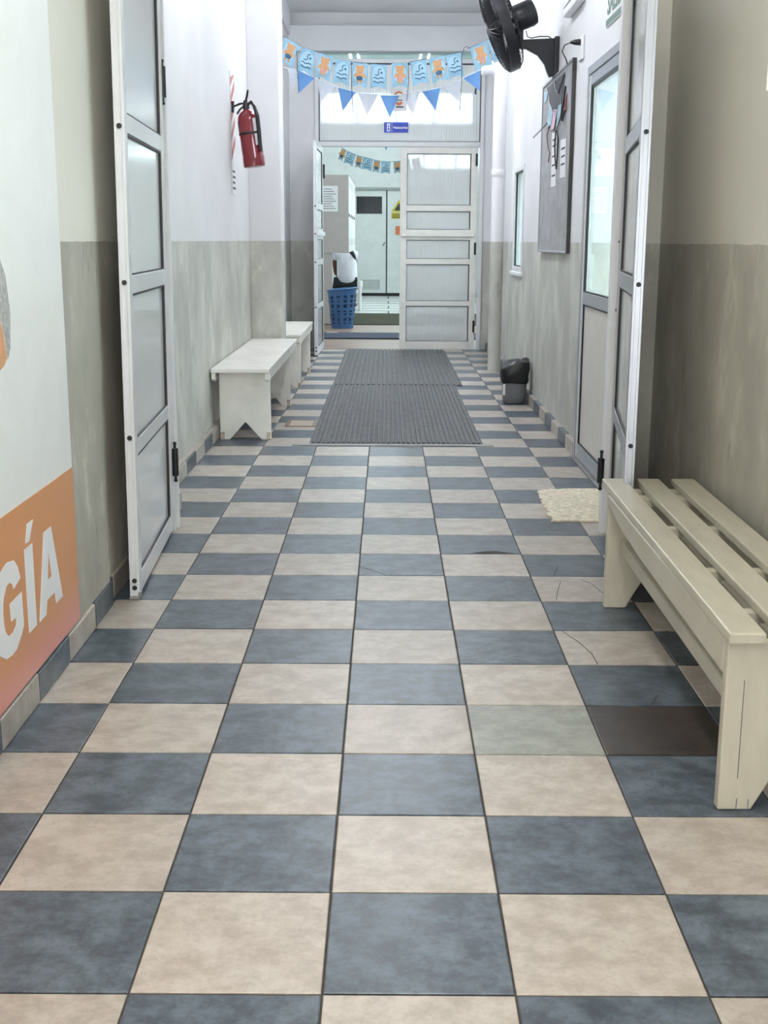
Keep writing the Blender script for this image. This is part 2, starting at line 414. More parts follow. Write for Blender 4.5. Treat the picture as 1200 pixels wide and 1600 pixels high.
# ---- end wall with lintel, door header
mb = MB(); holes_wall(mb, 12.9, 13.12, -1.045, XR2+.2, 0, CEIL, [(-.745, 1.235, 0, 3.41)], 'y')
tag(mb.build('wall_end', 'wall'), 'end wall around the double door to the changing rooms', 'wall', kind='structure')
tag(MB().box(-1.045, XR2, 12.80, 12.905, 3.41, 3.69).build('trim_2', 'white', None, .01), 'white lintel beam above the far transom', 'beam', kind='structure')
mb = MB(); holes_wall(mb, 3.47, 3.60, -1.0, XR, 2.42, CEIL, [(-.8, 1.08, 2.5, 3.3)], 'y')
tag(mb.build('wall_header', 'white'), 'white header wall above the open double door', 'wall', kind='structure')
mb = MB().box(-1.6, 1.7, YN, 13.1, CEIL, CEIL+.15)
tag(mb.build('ceiling', 'white'), 'white corridor ceiling', 'ceiling', kind='structure')
mb = MB(); holes_wall(mb, YN-.2, YN, -1.4, XR+.22, 0, CEIL, [(-.7, 1.0, 0, 2.3)], 'y')
tag(mb.build('wall_back', 'wall_near'), 'wall with an open doorway behind the camera', 'wall', kind='structure')
# ---- skirting, one object per skirting tile
bl = thing('baseboard_left', (-.88, 0, 0), 'skirting of alternating blue and beige tiles along the left walls', 'skirting', kind='structure')
br = thing('baseboard_right', (1.25, 0, 0), 'skirting of alternating blue and beige tiles along the right wall', 'skirting', kind='structure')
def skirt(parent, xa, xb, y0, y1, h, off, end=0):
    r = math.floor(y0/T+1e-6)
    while r*T < y1-.01:
        a = max(y0, r*T)+.0015; b = min(y1, (r+1)*T)-.0015
        if b-a > .01:
            MB().box(min(xa, xb), max(xa, xb), a, b, 0.0006, h+R.uniform(-.002, .002)).build('skirting_tile', 'blue' if (r+off) % 2 == 0 else 'beige', parent, .003, seg=1)
        r += 1
for a, b, xw, xs in LSEG: skirt(bl, xw-.005, xs, max(a, -2.5), b, .088 if a < 3 else .085, 0)
skirt(br, XR+.005, 1.274, -2.5, 3.40, .085, 1); skirt(br, XR+.005, 1.252, 5.46, 9.97, .085, 1); skirt(br, XR2+.005, 1.30, 9.98, 12.88, .085, 1)
# mortar fillet on top of the far left skirting
bxf = bx('mortar_fillet', 'beige', bl, -1.045, -1.012, 3.93, 8.49, .0855, .092)

# ================================================================== DOORS
def leaf(name, loc, ang, width, rails, H, label, panemat, frame, flip=1, sw=.062, th=.036, lean=0, plugs=(), gasket=True, lock=False, kind='structure'):
    """hinged leaf: local x from hinge to free edge, z up, corridor face towards +y*flip. rails = list of (z0,z1)"""
    d = thing(name, loc, label, 'door', kind=kind); d.rotation_euler = (lean, 0, ang)
    h = th/2
    for x0 in (0, width-sw): bx('stile', frame, d, x0, x0+sw, -h, h, .012, H, .003, True)
    for z0, z1 in rails: bx('rail', frame, d, sw, width-sw, -h*.86, h*.86, z0, z1, .003, True)
    for k in range(len(rails)-1):
        z0, z1 = rails[k][1], rails[k+1][0]
        p = bx('pane', panemat, d, sw-.004, width-sw+.004, -.004, .004, z0-.004, z1+.004, 0, True)
        if gasket:
            g = .011; gw = 2.2 if sw < .07 else 1
            mb = MB()
            for sy in (-1, 1):
                y0, y1 = sorted((sy*.004, sy*h*.72))
                mb.box(sw, sw+g*gw, y0, y1, z0, z1); mb.box(width-sw-g*.5, width-sw, y0, y1, z0, z1)
                mb.box(sw+g*gw, width-sw-g*.5, y0, y1, z1-g*.7, z1); mb.box(sw+g*gw, width-sw-g*.5, y0, y1, z0, z0+g*.5)
            mb.build('gasket', 'gasket', p, local=True)
    # glazing groove on the free edge
    bx('edge_channel', frame, d, width-.001, width+.003, -h*.98, -h*.45, .012, H, .001, True)
    bx('edge_channel', frame, d, width-.001, width+.003, h*.45, h*.98, .012, H, .001, True)
    for z in plugs:
        MB().cyl((width, 0, z), (width+.004, 0, z), .0085, 14).build('screw_plug', 'gasket', d, local=True)
    return d
def hinge(parent, x, y, z, hh=.10, r=.013, local=True):
    mb = MB().cyl((x, y, z-hh/2), (x, y, z+hh/2), r, 12)
    for s in (-1, 1):
        mb.cyl((x, y, z+s*hh/2), (x, y, z+s*(hh/2+.008)), r*.5, 8)
        mb.lathe([(.0005, -.008), (.006, -.005), (.008, 0), (.006, .005), (.0005, .008)], 10, (x, y, z+s*(hh/2+.014)))
    mb.box(x-.028, x+.004, y-.004, y+.004, z-hh/2+.006, z+hh/2-.006)
    return mb.build('hinge', 'black', parent, local=local)
RN = [(.014, .09), (.527, .585), (1.103, 1.168), (1.648, 1.712), (2.245, 2.325)]
# near left leaf: hinge (-0.862,3.42) -> free edge (-0.815,2.38)
hx, hy = -.868, 3.425; fx, fy = -.812, 2.378
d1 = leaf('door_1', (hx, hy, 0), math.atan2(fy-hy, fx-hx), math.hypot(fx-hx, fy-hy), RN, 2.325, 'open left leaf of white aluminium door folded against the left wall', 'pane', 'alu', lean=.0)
d1.rotation_euler = Matrix.Rotation(0.008, 4, 'Y').to_3x3().__matmul__(Matrix.Rotation(math.atan2(fy-hy, fx-hx), 3, 'Z')).to_euler()
for z in (.045, .072, .60, 1.145, 1.665): MB().cyl((math.hypot(fx-hx, fy-hy)+.002, .0, z), (math.hypot(fx-hx, fy-hy)+.0055, .0, z), .009, 14).build('screw_plug', 'gasket', d1, local=True)
W1 = math.hypot(fx-hx, fy-hy)
bolt = MB().box(W1-.05, W1+.012, -.02, .02, .002, .013); bolt.box(W1-.015, W1+.006, .012, .022, .004, .03); bolt.build('floor_bolt', 'steel', d1, .002, local=True)
# near right leaf
hx, hy = 1.122, 3.425; fx, fy = .985, 2.405
W2 = math.hypot(fx-hx, fy-hy)
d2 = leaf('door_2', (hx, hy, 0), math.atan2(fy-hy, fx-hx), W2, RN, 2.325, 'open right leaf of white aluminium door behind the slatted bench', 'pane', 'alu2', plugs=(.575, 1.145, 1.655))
# jambs of the near double door
j = thing('trim_3', (-.89, 3.47, 0), 'white left jamb of the open near double door', 'door frame', kind='structure')
bx('jamb', 'alu', j, -.94, -.848, 3.445, 3.50, 0, 2.42, .003); bx('stop', 'alu', j, -.86, -.835, 3.50, 3.52, 0, 2.42, .002)
for z in (.318, 1.935): hinge(j, -.838, 3.455, z, local=False) if False else MB().cyl((-.838, 3.452, z-.062), (-.838, 3.452, z+.062), .0145, 12).cyl((-.838, 3.452, z-.085), (-.838, 3.452, z+.085), .006, 8).lathe([(.0005, -.009), (.007, -.005), (.009, 0), (.007, .005), (.0005, .009)], 10, (-.838, 3.452, z+.084)).lathe([(.0005, -.009), (.007, -.005), (.009, 0), (.007, .005), (.0005, .009)], 10, (-.838, 3.452, z-.084)).build('hinge', 'black', j, smooth=True)
j = thing('trim_4', (1.12, 3.47, 0), 'bright white right jamb of the near double door with black hinge', 'door frame', kind='structure')
bx('jamb', 'white2', j, 1.078, 1.135, 3.445, 3.50, 0, 2.42, .003); bx('filler', 'wall_right', j, 1.135, 1.284, 3.455, 3.49, 0, 2.42, .002)
MB().cyl((1.07, 3.448, .235), (1.07, 3.448, .345), .0155, 12).cyl((1.07, 3.448, .20), (1.07, 3.448, .375), .006, 8).lathe([(.0005, -.009), (.007, -.005), (.009, 0), (.007, .005), (.0005, .009)], 10, (1.07, 3.448, .374)).lathe([(.0005, -.009), (.007, -.005), (.009, 0), (.007, .005), (.0005, .009)], 10, (1.07, 3.448, .206)).build('hinge', 'black', j, smooth=True)
for z in (1.0, 1.29): MB().cyl((1.105, 3.4452, z), (1.105, 3.4425, z), .006, 10).build('screw', 'steel', j)
tr = MB(); tr.box(-.94, 1.14, 3.45, 3.50, 2.36, 2.42); tr.box(-.94, 1.14, 3.45, 3.50, 3.3, 3.36)
tag(tr.build('trim_5', 'alu'), 'white aluminium transom bar over the near double door', 'door frame', kind='structure')

# glass exit door in the right wall
g = thing('door_3', (1.26, 4.86, 0), 'glazed aluminium door in the right wall with white lower panel', 'door', kind='structure')
X0, X1 = 1.252, 1.31
for a, b in ((4.285, 4.33), (5.39, 5.435)): bx('frame_post', 'alu2', g, X0, X1, a, b, 0, 2.262, .003)
bx('frame_head', 'alu2', g, X0, X1, 4.33, 5.39, 2.215, 2.262, .003)
bx('frame_outer_lip', 'gasket', g, 1.284, 1.30, 5.435, 5.4395, 0, 2.262)
for a, b in ((4.332, 4.40), (5.345, 5.388)): bx('stile', 'alu', g, X0+.006, X1-.01, a, b, .015, 2.213, .003)
for a, b in ((.015, .10), (.93, 1.0), (2.155, 2.213)): bx('rail', 'alu2', g, X0+.008, X1-.012, 4.40, 5.345, a, b, .003)
pn = bx('glass_pane', 'glass', g, 1.276, 1.282, 4.396, 5.349, .996, 2.159)
mb = MB()
for a, b, c, d_ in ((4.40, 4.41, 1.0, 2.155), (5.33, 5.345, 1.0, 2.155), (4.41, 5.33, 1.0, 1.008), (4.41, 5.33, 2.14, 2.155)): mb.box(1.262, 1.276, a, b, c, d_)
mb.build('gasket', 'gasket', pn)
lp = bx('lower_panel', 'lowpanel', g, 1.274, 1.284, 4.396, 5.349, .096, .934)
mb = MB()
for a, b, c, d_ in ((5.339, 5.345, .10, .93), (4.40, 5.339, .10, .106), (4.40, 5.339, .922, .93)): mb.box(1.264, 1.2735, a, b, c, d_)
mb.build('gasket', 'gasket', lp)
bx('threshold', 'steel', g, 1.235, 1.31, 4.285, 5.435, .0005, .012, .002)

# windows
def window(name, x, y0, y1, z0, z1, label, pane='glass', depth=.22):
    wd = thing(name, (x, (y0+y1)/2, z0), label, 'window', kind='structure'); t = .045
    for a, b in ((y0, y0+t), (y1-t, y1)): bx('frame_post', 'alu', wd, x-.012, x+.06, a, b, z0, z1, .003)
    for a, b in ((z0, z0+t), (z1-t, z1)): bx('frame_rail', 'alu', wd, x-.012, x+.06, y0+t, y1-t, a, b, .003)
    p = bx('pane', pane, wd, x+.02, x+.026, y0+t, y1-t, z0+t, z1-t)
    mb = MB()
    for a, b in ((y0+t, y0+t+.012), (y1-t-.012, y1-t)): mb.box(x+.005, x+.0195, a, b, z0+t, z1-t)
    for a, b in ((z0+t, z0+t+.01), (z1-t-.01, z1-t)): mb.box(x+.005, x+.0195, y0+t+.012, y1-t-.012, a, b)
    mb.build('gasket', 'gasket', p)
    bx('sill', 'white', wd, x-.03, x+.10, y0-.02, y1+.02, z0-.03, z0, .004)
    return wd
window('window_1', XR, 8.86, 9.66, 1.02, 1.94, 'small white framed window in right wall beyond the noticeboard')
window('window_2', XR2, 11.3, 12.4, .97, 1.94, 'narrow-looking window behind the white pipe near far door')
window('window_3', XR+.06, .55, 2.08, 1.75, 3.0, 'bright high window at the right edge above slatted bench')

# far double door
tw = thing('window_4', (.24, 12.93, 2.36), 'fluted translucent transom above the far double door', 'window', kind='structure')
for a, b in ((-.745, -.700), (1.19, 1.235)): bx('frame_post', 'alu', tw, a, b, 12.87, 12.96, 0, 3.41, .004)
bx('frame_bar', 'alu', tw, -.70, 1.19, 12.865, 12.955, 2.362, 2.42, .006); bx('frame_bar', 'alu', tw, -.70, 1.19, 12.87, 12.955, 3.29, 3.335, .004)
bx('polycarbonate_pane', 'poly', tw, -.70, .378, 12.905, 12.913, 2.42, 3.29); bx('polycarbonate_pane', 'poly', tw, .380, 1.19, 12.905, 12.913, 2.42, 3.29)
for a, b in ((-.70, -.15), (-.146, .63), (.634, 1.19)): bx('glass_strip', 'glass', tw, a, b, 12.905, 12.91, 3.335, 3.41)
mb = MB().box(-.70, 1.19, 12.893, 12.904, 2.42, 2.428).box(-.70, 1.19, 12.893, 12.904, 3.276, 3.29).box(-.70, -.69, 12.893, 12.904, 2.428, 3.276).box(1.18, 1.19, 12.893, 12.904, 2.428, 3.276)
mb.build('gasket', 'gasket', tw)
RF = [(.012, .10), (.522, .583), (1.014, 1.08), (1.30, 1.42), (1.63, 1.70), (2.286, 2.355)]
d5 = leaf('door_5', (1.165, 12.90, 0), math.pi, .905, RF, 2.355, 'closed right leaf of far double door with five fluted panes', 'poly', 'cream_alu', sw=.075)
bx('push_bar', 'cream_alu', d5, .02, .89, .019, .045, 1.335, 1.385, .008, True)
d5.rotation_euler[2] = math.pi+.015
d4 = leaf('door_4', (-.672, 12.885, 0), math.atan2(11.92-12.885, -.695+.672), .965, RF, 2.355, 'open left leaf of far double door seen edge on', 'poly', 'alu', sw=.075, plugs=(.06, .10, .55, 1.05, 1.36, 1.66))
bx('push_bar', 'alu', d4, .04, .92, .019, .045, 1.335, 1.385, .008, True)
for z in (.28, 1.2, 2.22):
    MB().cyl((.012, .026, z-.07), (.012, .026, z+.07), .013, 10).build('hinge', 'black', d5, local=True)
MB().cyl((.02, .028, 2.08-.08), (.02, .028, 2.08+.08), .014, 10).build('hinge', 'black', d4, local=True)

# pipe
pp = thing('drain_pipe', (1.185, 10.3, 0), 'thick white vertical pipe beside the far right recess', 'pipe')
MB().lathe([(.064, .001), (.064, 2.80)], 24, (1.185, 10.3, 0)).build('riser', 'wall', pp, smooth=True)
path = [(1.185, 10.3, 2.80)] + [(1.185-.10*(1-math.cos(a)), 10.3, 2.80+.10*math.sin(a)) for a in [k*math.pi/12 for k in range(1, 7)]] + [(1.0, 10.3, 2.90)]
MB().tube(path, .064, 20).build('elbow', 'white', pp, smooth=True)
for z in (1.9, ): MB().lathe([(.067, z), (.070, z+.005), (.070, z+.06), (.067, z+.065)], 24, (1.185, 10.3, 0)).build('coupling', 'wall', pp, smooth=True)

# ================================================================== MATS ON THE FLOOR
def ribbed_mat(name, x0, x1, y0, y1, n, label):
    t = thing(name, ((x0+x1)/2, (y0+y1)/2, 0), label, 'mat', 'grey ribbed runner mats')
    bx('backing', 'rubber', t, x0, x1, y0, y1, .0006, .006, .002)
    p = (x1-x0-.02)/n
    for k in range(n):
        a = x0+.01+k*p
        MB().prism([(a+p*.12, .006), (a+p*.88, .006), (a+p*.72, .0145), (a+p*.28, .0145)], 'y', y0+.012, y1-.012).build('rib', 'rubber', t)
    return t
ribbed_mat('runner_mat', -.392, .735, 5.855, 9.085, 34, 'grey ribbed rubber runner mat nearest the camera')
ribbed_mat('runner_mat', -.385, .80, 9.105, 12.74, 24, 'grey ribbed rubber runner mat reaching the far door')
st = bx('threshold_strip', 'strip', None, -.50, .80, 5.795, 5.85, .0006, .006, .002); tag(st, 'thin grey edging strip across the floor before the ribbed mat', 'strip')
# ragged cream door mat
pts = []
def rag(a, b, n, amp):
    for k in range(n):
        t = k/n; pts.append((a[0]+(b[0]-a[0])*t+R.uniform(-amp, amp), a[1]+(b[1]-a[1])*t+R.uniform(-amp, amp)))
rag((.885, 3.66), (1.235, 3.66), 14, .006); rag((1.235, 3.66), (1.232, 4.42), 10, .004); rag((1.232, 4.42), (1.0, 4.40), 10, .006); rag((1.0, 4.40), (.91, 4.36), 8, .014); rag((.91, 4.36), (.885, 3.66), 22, .016)
rg = MB().prism(pts, 'z', .0008, .011).build('doormat', 'rug', None, .002); tag(rg, 'ragged cream woven doormat by the glass door', 'doormat')
# floor access hatch
h = thing('floor_hatch', (-.49, 6.76, 0), 'small metal floor hatch cover left of ribbed mat', 'hatch')
mb = MB()
for a, b, c, d_ in ((-.615, -.39, 6.60, 6.63), (-.615, -.39, 6.89, 6.92), (-.615, -.585, 6.63, 6.89), (-.42, -.39, 6.63, 6.89)): mb.box(a, b, c, d_, .0006, .005)
mb.build('frame', pm('brass_frame', (140, 120, 100), .4, .5), h)
bx('lid', pm('hatch_lid', (176, 160, 146), .5), h, -.583, -.422, 6.632, 6.888, .0006, .004, .001)

# ================================================================== BENCHES
def notched_panel(x0, x1, y0, y1, zt, foot, apex, mb=None):
    xm = (x0+x1)/2
    return (mb or MB()).prism([(x0, .0008), (x0+foot, .0008), (xm, apex), (x1-foot, .0008), (x1, .0008), (x1, zt), (x0, zt)], 'y', y0, y1)
def white_bench(loc_y0, loc_y1, legs, label, x0=-1.035, x1=-.655):
    b = thing('bench', ((x0+x1)/2, loc_y0, 0), label, 'bench', 'white wooden benches along the left wall')
    MB().box(x0, x1, loc_y0, loc_y1, .447, .475).build('seat_board', 'bench_w', b, .005)
    for xa, xb in ((x0+.004, x0+.03), (x1-.03, x1-.004)):
        n = thing  # noqa
        MB().prism([(loc_y0+.004, .447), (loc_y0+.004, .405), (loc_y0+.03, .392), (loc_y1-.03, .392), (loc_y1-.004, .405), (loc_y1-.004, .447)], 'x', xa, xb).build('apron', 'bench_w', b, .003)
    for y in legs:
        l = notched_panel(x0+.045, x1-.0, y, y+.028, .446, .062, .118).build('leg_panel', 'bench_w', b, .003)
        for sx in (x0+.047, x1-.03):   # rubbed bare patches at the feet
            MB().box(sx, sx+.026, y-.0006, y+.0002, .004, .05).build('worn_patch', 'wornwood', l)
    for y, s in [(legs[0]+.03, 1), (legs[1]-.002, -1)]:
        MB().prism([(y, .392), (y+s*.16, .392), (y, .27)], 'x', (x0+x1)/2-.02, (x0+x1)/2+.10).build('brace', 'bench_w', b, .002)
    return b
white_bench(5.96, 8.47, (6.03, 7.70), 'white painted wooden bench nearest, with notched end panel, by the left wall')
white_bench(8.87, 10.68, (8.90, 10.20), 'white painted wooden bench further back, behind the pillar')
# slatted bench on the right
b = thing('slatted_bench', (1.08, .7, 0), 'cream slatted wooden bench against the near right wall', 'bench')
def slat(xa0, xa1, xb0, xb1, y0, y1, z0, z1):
    mb = MB(); mb.v = [(xa0, y0, z0), (xa1, y0, z0), (xb1, y1, z0), (xb0, y1, z0), (xa0, y0, z1), (xa1, y0, z1), (xb1, y1, z1), (xb0, y1, z1)]
    mb.f = [(3, 2, 1, 0), (4, 5, 6, 7), (0, 1, 5, 4), (1, 2, 6, 5), (2, 3, 7, 6), (3, 0, 4, 7)]; return mb
for a, c_ in ((.878, .905), (1.002, 1.032), (1.128, 1.160)):
    wd = .083
    slat(a, a+wd, c_, c_+.083, .692, 2.50, .412, .438).build('slat', 'bench_c', b, .004)
for y, x0 in ((.712, .882), (2.30, .896)):
    x1 = 1.225 if y < 1 else 1.248; mb = MB()
    mb.prism([(x0, .0008), (x0+.078, .0008), (x0+.115, .07), (x0+.15, .13), (x1-.15, .13), (x1-.115, .07), (x1-.078, .0008), (x1, .0008), (x1, .411), (x0, .411)], 'y', y, y+.032)
    l = mb.build('leg_panel', 'bench_c', b, .004)
def shear(mb, x0, k):      # slanted in plan like the seat boards
    mb.v = [(v[0]+k*(v[1]-.745), v[1], v[2]) for v in mb.v]; return mb
shear(MB().prism([(.745, .4115), (.745, .326), (1.3, .332), (1.76, .338), (2.05, .35), (2.2, .368), (2.30, .385), (2.30, .4115)], 'x', .8815, .8985), 0, .0092).build('apron', 'bench_c', b, .003)
slat(1.198, 1.216, 1.222, 1.240, .745, 2.30, .325, .4115).build('apron', 'bench_c', b, .003)
slat(.928, .953, .945, .97, .745, 2.30, .205, .252).build('stretcher', 'bench_c', b, .004)
slat(1.15, 1.175, 1.17, 1.195, .745, 2.30, .205, .252).build('stretcher', 'bench_c', b, .004)
for y in (.93, 1.31, 1.81, 2.25, 2.40): bx('batten', 'bench_c', b, .905+.0145*(y-.745), 1.197+.0145*(y-.745), y, y+.04, .385, .4115, .002)
# splits in the near leg's paint
mb = MB()
for (x, z0, z1) in ((.925, .004, .03), (.9235, .08, .32), (.952, .004, .028)): mb.box(x, x+.0015, .7115, .7122, z0, z1)
mb.build('paint_crack', 'ink', b)

# ================================================================== LEFT: BANNER
bn = thing('wall_banner', (-.873, 1.1, .1), 'large white and orange printed banner on the near left wall', 'banner')
bx('sheet', 'bannerw', bn, -.8842, -.876, -.6, 1.838, .10, 3.0, .001)
bx('orange_band', 'orange', bn, -.8758, -.8745, -.599, 1.837, .101, .595)
def flat_yz(pts, x=-.8735): return MB().prism(pts, 'x', x-.0008, x)
lt = flat_yz([(1.395, .229), (1.464, .229), (1.481, .268), (1.498, .324), (1.522, .402), (1.521, .469), (1.481, .469)])
lt.prism([(1.522, .402), (1.541, .324), (1.560, .268), (1.570, .231), (1.646, .231), (1.560, .469), (1.521, .469)], 'x', -.8743, -.8735)
lt.prism([(1.481, .268), (1.560, .268), (1.541, .324), (1.498, .324)], 'x', -.8743, -.8735)
lt.build('letter_a', 'white2', bn)
lt = flat_yz([(1.291, .23), (1.367, .23), (1.369, .467), (1.292, .467)]); lt.prism([(1.306, .481), (1.344, .479), (1.389, .53), (1.331, .53)], 'x', -.8743, -.8735); lt.build('letter_i', 'white2', bn)
outer = [(1.246, .402), (1.225, .44), (1.198, .463), (1.137, .473), (1.075, .459), (1.025, .42), (1.003, .35), (1.012, .29), (1.034, .255), (1.087, .227), (1.135, .221), (1.176, .224), (1.225, .248), (1.25, .268)]
inner = [(1.182, .388), (1.172, .405), (1.153, .415), (1.127, .414), (1.1, .392), (1.090, .375), (1.085, .349), (1.087, .32), (1.095, .299), (1.108, .286), (1.124, .278), (1.155, .279), (1.182, .289), (1.191, .308)]
lt = MB()
for k in range(len(outer)-1): lt.prism([outer[k], outer[k+1], inner[k+1], inner[k]], 'x', -.8743, -.8735)
lt.prism([(1.191, .308), (1.25, .268), (1.249, .362), (1.191, .361)], 'x', -.8743, -.8735); lt.prism([(1.143, .311), (1.191, .308), (1.191, .361), (1.141, .360)], 'x', -.8743, -.8735)
lt.build('letter_g', 'white2', bn)
flat_yz([(1.0, 1.30), (1.19, 1.285), (1.24, 1.248), (1.282, 1.2), (1.305, 1.101), (1.286, 1.011), (1.262, .985), (1.24, 1.06), (1.215, 1.10), (1.0, 1.16)], -.875).build('printed_hair', 'hair', bn)
flat_yz([(1.0, 1.155), (1.21, 1.095), (1.235, 1.06), (1.255, .99), (1.225, .972), (1.18, .962), (1.10, .93), (1.0, .92)], -.8748).build('printed_face', 'skinp', bn)

# ================================================================== FIRE EXTINGUISHER + PLATE
pl = thing('marker_plate', (-1.04, 7.4, 1.62), 'red and white striped backing plate behind the extinguisher', 'plate')
bx('plate', 'paper', pl, -1.0445, -1.040, 7.36, 7.60, 1.62, 2.49, .001)
for k in range(5):
    z = 1.86+k*.13
    MB().prism([(7.365, z), (7.595, min(z+.13, 2.485)), (7.595, min(z+.195, 2.487)), (7.365, min(z+.065, 2.48))], 'x', -1.0395, -1.0390).build('red_stripe', pm('stripe_red', (190, 120, 112), .6) if k == 0 else bpy.data.materials['stripe_red'], pl)
for k in range(4): bx('text_line', 'ink', pl, -1.0395, -1.0390, 7.40, 7.57-.03*(k % 2), 1.66+k*.04, 1.675+k*.04)
ex = thing('fire_extinguisher', (-.935, 7.42, 1.84), 'red fire extinguisher with black hose hanging on left wall', 'extinguisher')
base = Vector((-.875, 7.40, 1.815)); XF = Matrix.Translation(base) @ Matrix.Rotation(-.13, 4, 'Y')
MB().lathe([(.062, 0), (.079, .004), (.081, .02), (.081, .07), (.078, .075), (.078, .33), (.070, .365), (.050, .392), (.026, .405), (.022, .415)], 32).xf(XF).build('cylinder', 'red', ex, smooth=True)
MB().lathe([(.0795, .232), (.081, .234), (.081, .246), (.0795, .248)], 32, cap=False).xf(XF).build('strap', 'black', ex, smooth=True)
mb = MB().lathe([(.02, .405), (.024, .41), (.024, .44), (.015, .46), (.015, .475)], 14).xf(XF); mb.build('valve', 'black', ex, smooth=True)
i = MB().tube([(0, 0, .465), (.02, -.03, .50), (.035, -.06, .535)], [.008, .009, .007], 8).tube([(0, 0, .455), (-.04, -.02, .455), (-.085, -.03, .44)], .007, 8).tube([(-.01, 0, .44), (-.045, -.02, .415), (-.07, -.03, .385)], .008, 8)
i.xf(XF).build('lever', 'black', ex, smooth=True)
MB().tube([(.018, -.01, .445), (.045, -.03, .455), (.065, -.055, .42), (.078, -.07, .35), (.075, -.068, .25), (.07, -.066, .16), (.068, -.064, .10)], [.011, .012, .013, .015, .015, .014, .012], 10).xf(XF).build('hose', 'black', ex, smooth=True)
def curved_label(a0, a1, z0, z1, r, mat):
    mb = MB(); n = 10
    for k in range(n+1):
        a = a0+(a1-a0)*k/n; mb.v += [(r*math.cos(a), r*math.sin(a), z0), (r*math.cos(a), r*math.sin(a), z1)]
    mb.f = [(2*k, 2*k+2, 2*k+3, 2*k+1) for k in range(n)]; return mb.xf(XF).build('label', mat, ex)
curved_label(math.radians(-60), math.radians(20), .15, .34, .0788, 'paper'); curved_label(math.radians(-200), math.radians(-150), .26, .33, .0788, pm('teal_label', (40, 96, 110), .5))
i = MB().box(-1.0385, -1.02, 7.395, 7.41, 2.20, 2.28).tube([(-1.0, 7.40, 2.25), (-.96, 7.39, 2.262), (-.93, 7.39, 2.258)], .006, 8); i.build('wall_hook', 'black', ex)

# ================================================================== GARLANDS
def ribbon(pts, wd):
    """flat stroke in local (u,v) plane, thickness along w"""
    mb = MB(); P = [Vector(p) for p in pts]; L = []
    for k, p in enumerate(P):
        d = (P[min(k+1, len(P)-1)]-P[max(k-1, 0)]); d = Vector((d.x, d.y)).normalized(); nrm = Vector((-d.y, d.x)); L.append((p+nrm*wd/2, p-nrm*wd/2))
    for k in range(len(L)-1):
        a, b_ = L[k]; c, d = L[k+1]
        mb.prism([tuple(a), tuple(b_), tuple(d), tuple(c)], 'z', 0, .0006)
    return mb
def disc(u, v, a, b_, n=14, rot=0):
    return [(u+a*math.cos(t)*math.cos(rot)-b_*math.sin(t)*math.sin(rot), v+a*math.cos(t)*math.sin(rot)+b_*math.sin(t)*math.cos(rot)) for t in [2*math.pi*k/n for k in range(n)]]
def flag(parent, A, B, Y, hgt, kind, k):
    """printed paper flag hanging between string points A and B (x,z); swallow-tail bottom"""
    A = Vector((A[0], A[1])); B = Vector((B[0], B[1])); wv = (B-A).length; ex = Vector((B.x-A.x, 0, B.y-A.y)).normalized()
    ez = Vector((-ex.z, 0, ex.x)).normalized(); ez = (ez*.75+Vector((0, 0, 1))*.25).normalized()
    ex3 = ex; ey3 = Vector((0, -1, 0)) if False else None
    n = ex3.cross(ez)
    Mx = Matrix(((ex3.x, ez.x, 0, A.x), (0, 0, -1, Y+R.uniform(-.004, .004)), (ex3.z, ez.z, 0, A.y), (0, 0, 0, 1)))
    yaw = Matrix.Translation((wv/2, 0, 0)) @ Matrix.Rotation(R.uniform(-.10, .10), 4, 'Y') @ Matrix.Translation((-wv/2, 0, 0))
    XFm = Mx @ yaw
    e = wv*.03
    f = MB().prism([(e, 0), (wv-e, 0), (wv-e, -hgt), (wv/2, -hgt*.885), (e, -hgt)], 'z', -.0006, .0006).xf(XFm).build('flag', 'flagblue', parent)
    c = MB().prism(disc(wv/2, -hgt*.42, wv*.40, hgt*.34, 18), 'z', .0007, .0009).xf(XFm).build('printed_halo', 'flagpale', f)
    if kind:   # swimmer symbol and waves
        u, v = wv*.5, -hgt*.28
        s_ = ribbon([(u-.030, v-.030), (u-.012, v-.034), (u+.004, v-.024), (u-.002, v-.004), (u+.002, v+.014), (u+.022, v+.020)], .0085)
        s_.prism(disc(u+.026, v-.012, .0095, .0095), 'z', 0, .0006)
        for q, yy in enumerate((-.56, -.72)):
            s_.v += []; off = ribbon([(u-.045+.09*t/8, hgt*yy+.005*math.sin(t*math.pi*2/8*1.5+.6)) for t in range(9)], .009 if q == 0 else .010)
            i0 = len(s_.v); s_.v += off.v; s_.f += [tuple(a+i0 for a in fc) for fc in off.f]
        s_.xf(Matrix.Translation((0, 0, .0011))).xf(XFm).build('printed_symbol', 'inkblue', f)
    else:      # plain tan teddy-bear shape
        u = wv*.5+R.uniform(-.004, .004)
        p = MB()
        p.prism(disc(u, -hgt*.27, .036, .033), 'z', 0, .0006)
        for sx in (-1, 1): p.prism(disc(u+sx*.027, -hgt*.155, .012, .012, 10), 'z', 0, .0005); p.prism(disc(u+sx*.040, -hgt*.50, .009, .024, 10, sx*.5), 'z', 0, .0005)
        p.prism(disc(u, -hgt*.53, .033, .038), 'z', 0, .0004)
        for sx in (-1, 1): p.prism(disc(u+sx*.016, -hgt*.74, .011, .020, 10), 'z', 0, .0004)
        p.xf(Matrix.Translation((0, 0, .0011))).xf(XFm).build('printed_bear', 'tan', f)
        q = MB().prism(disc(u, -hgt*.62, .030, .020), 'z', 0, .0006).xf(Matrix.Translation((0, 0, .0018))).xf(XFm)
        q.build('printed_trunks', 'inkblue' if k % 4 != 3 else 'pink', f)
    return f
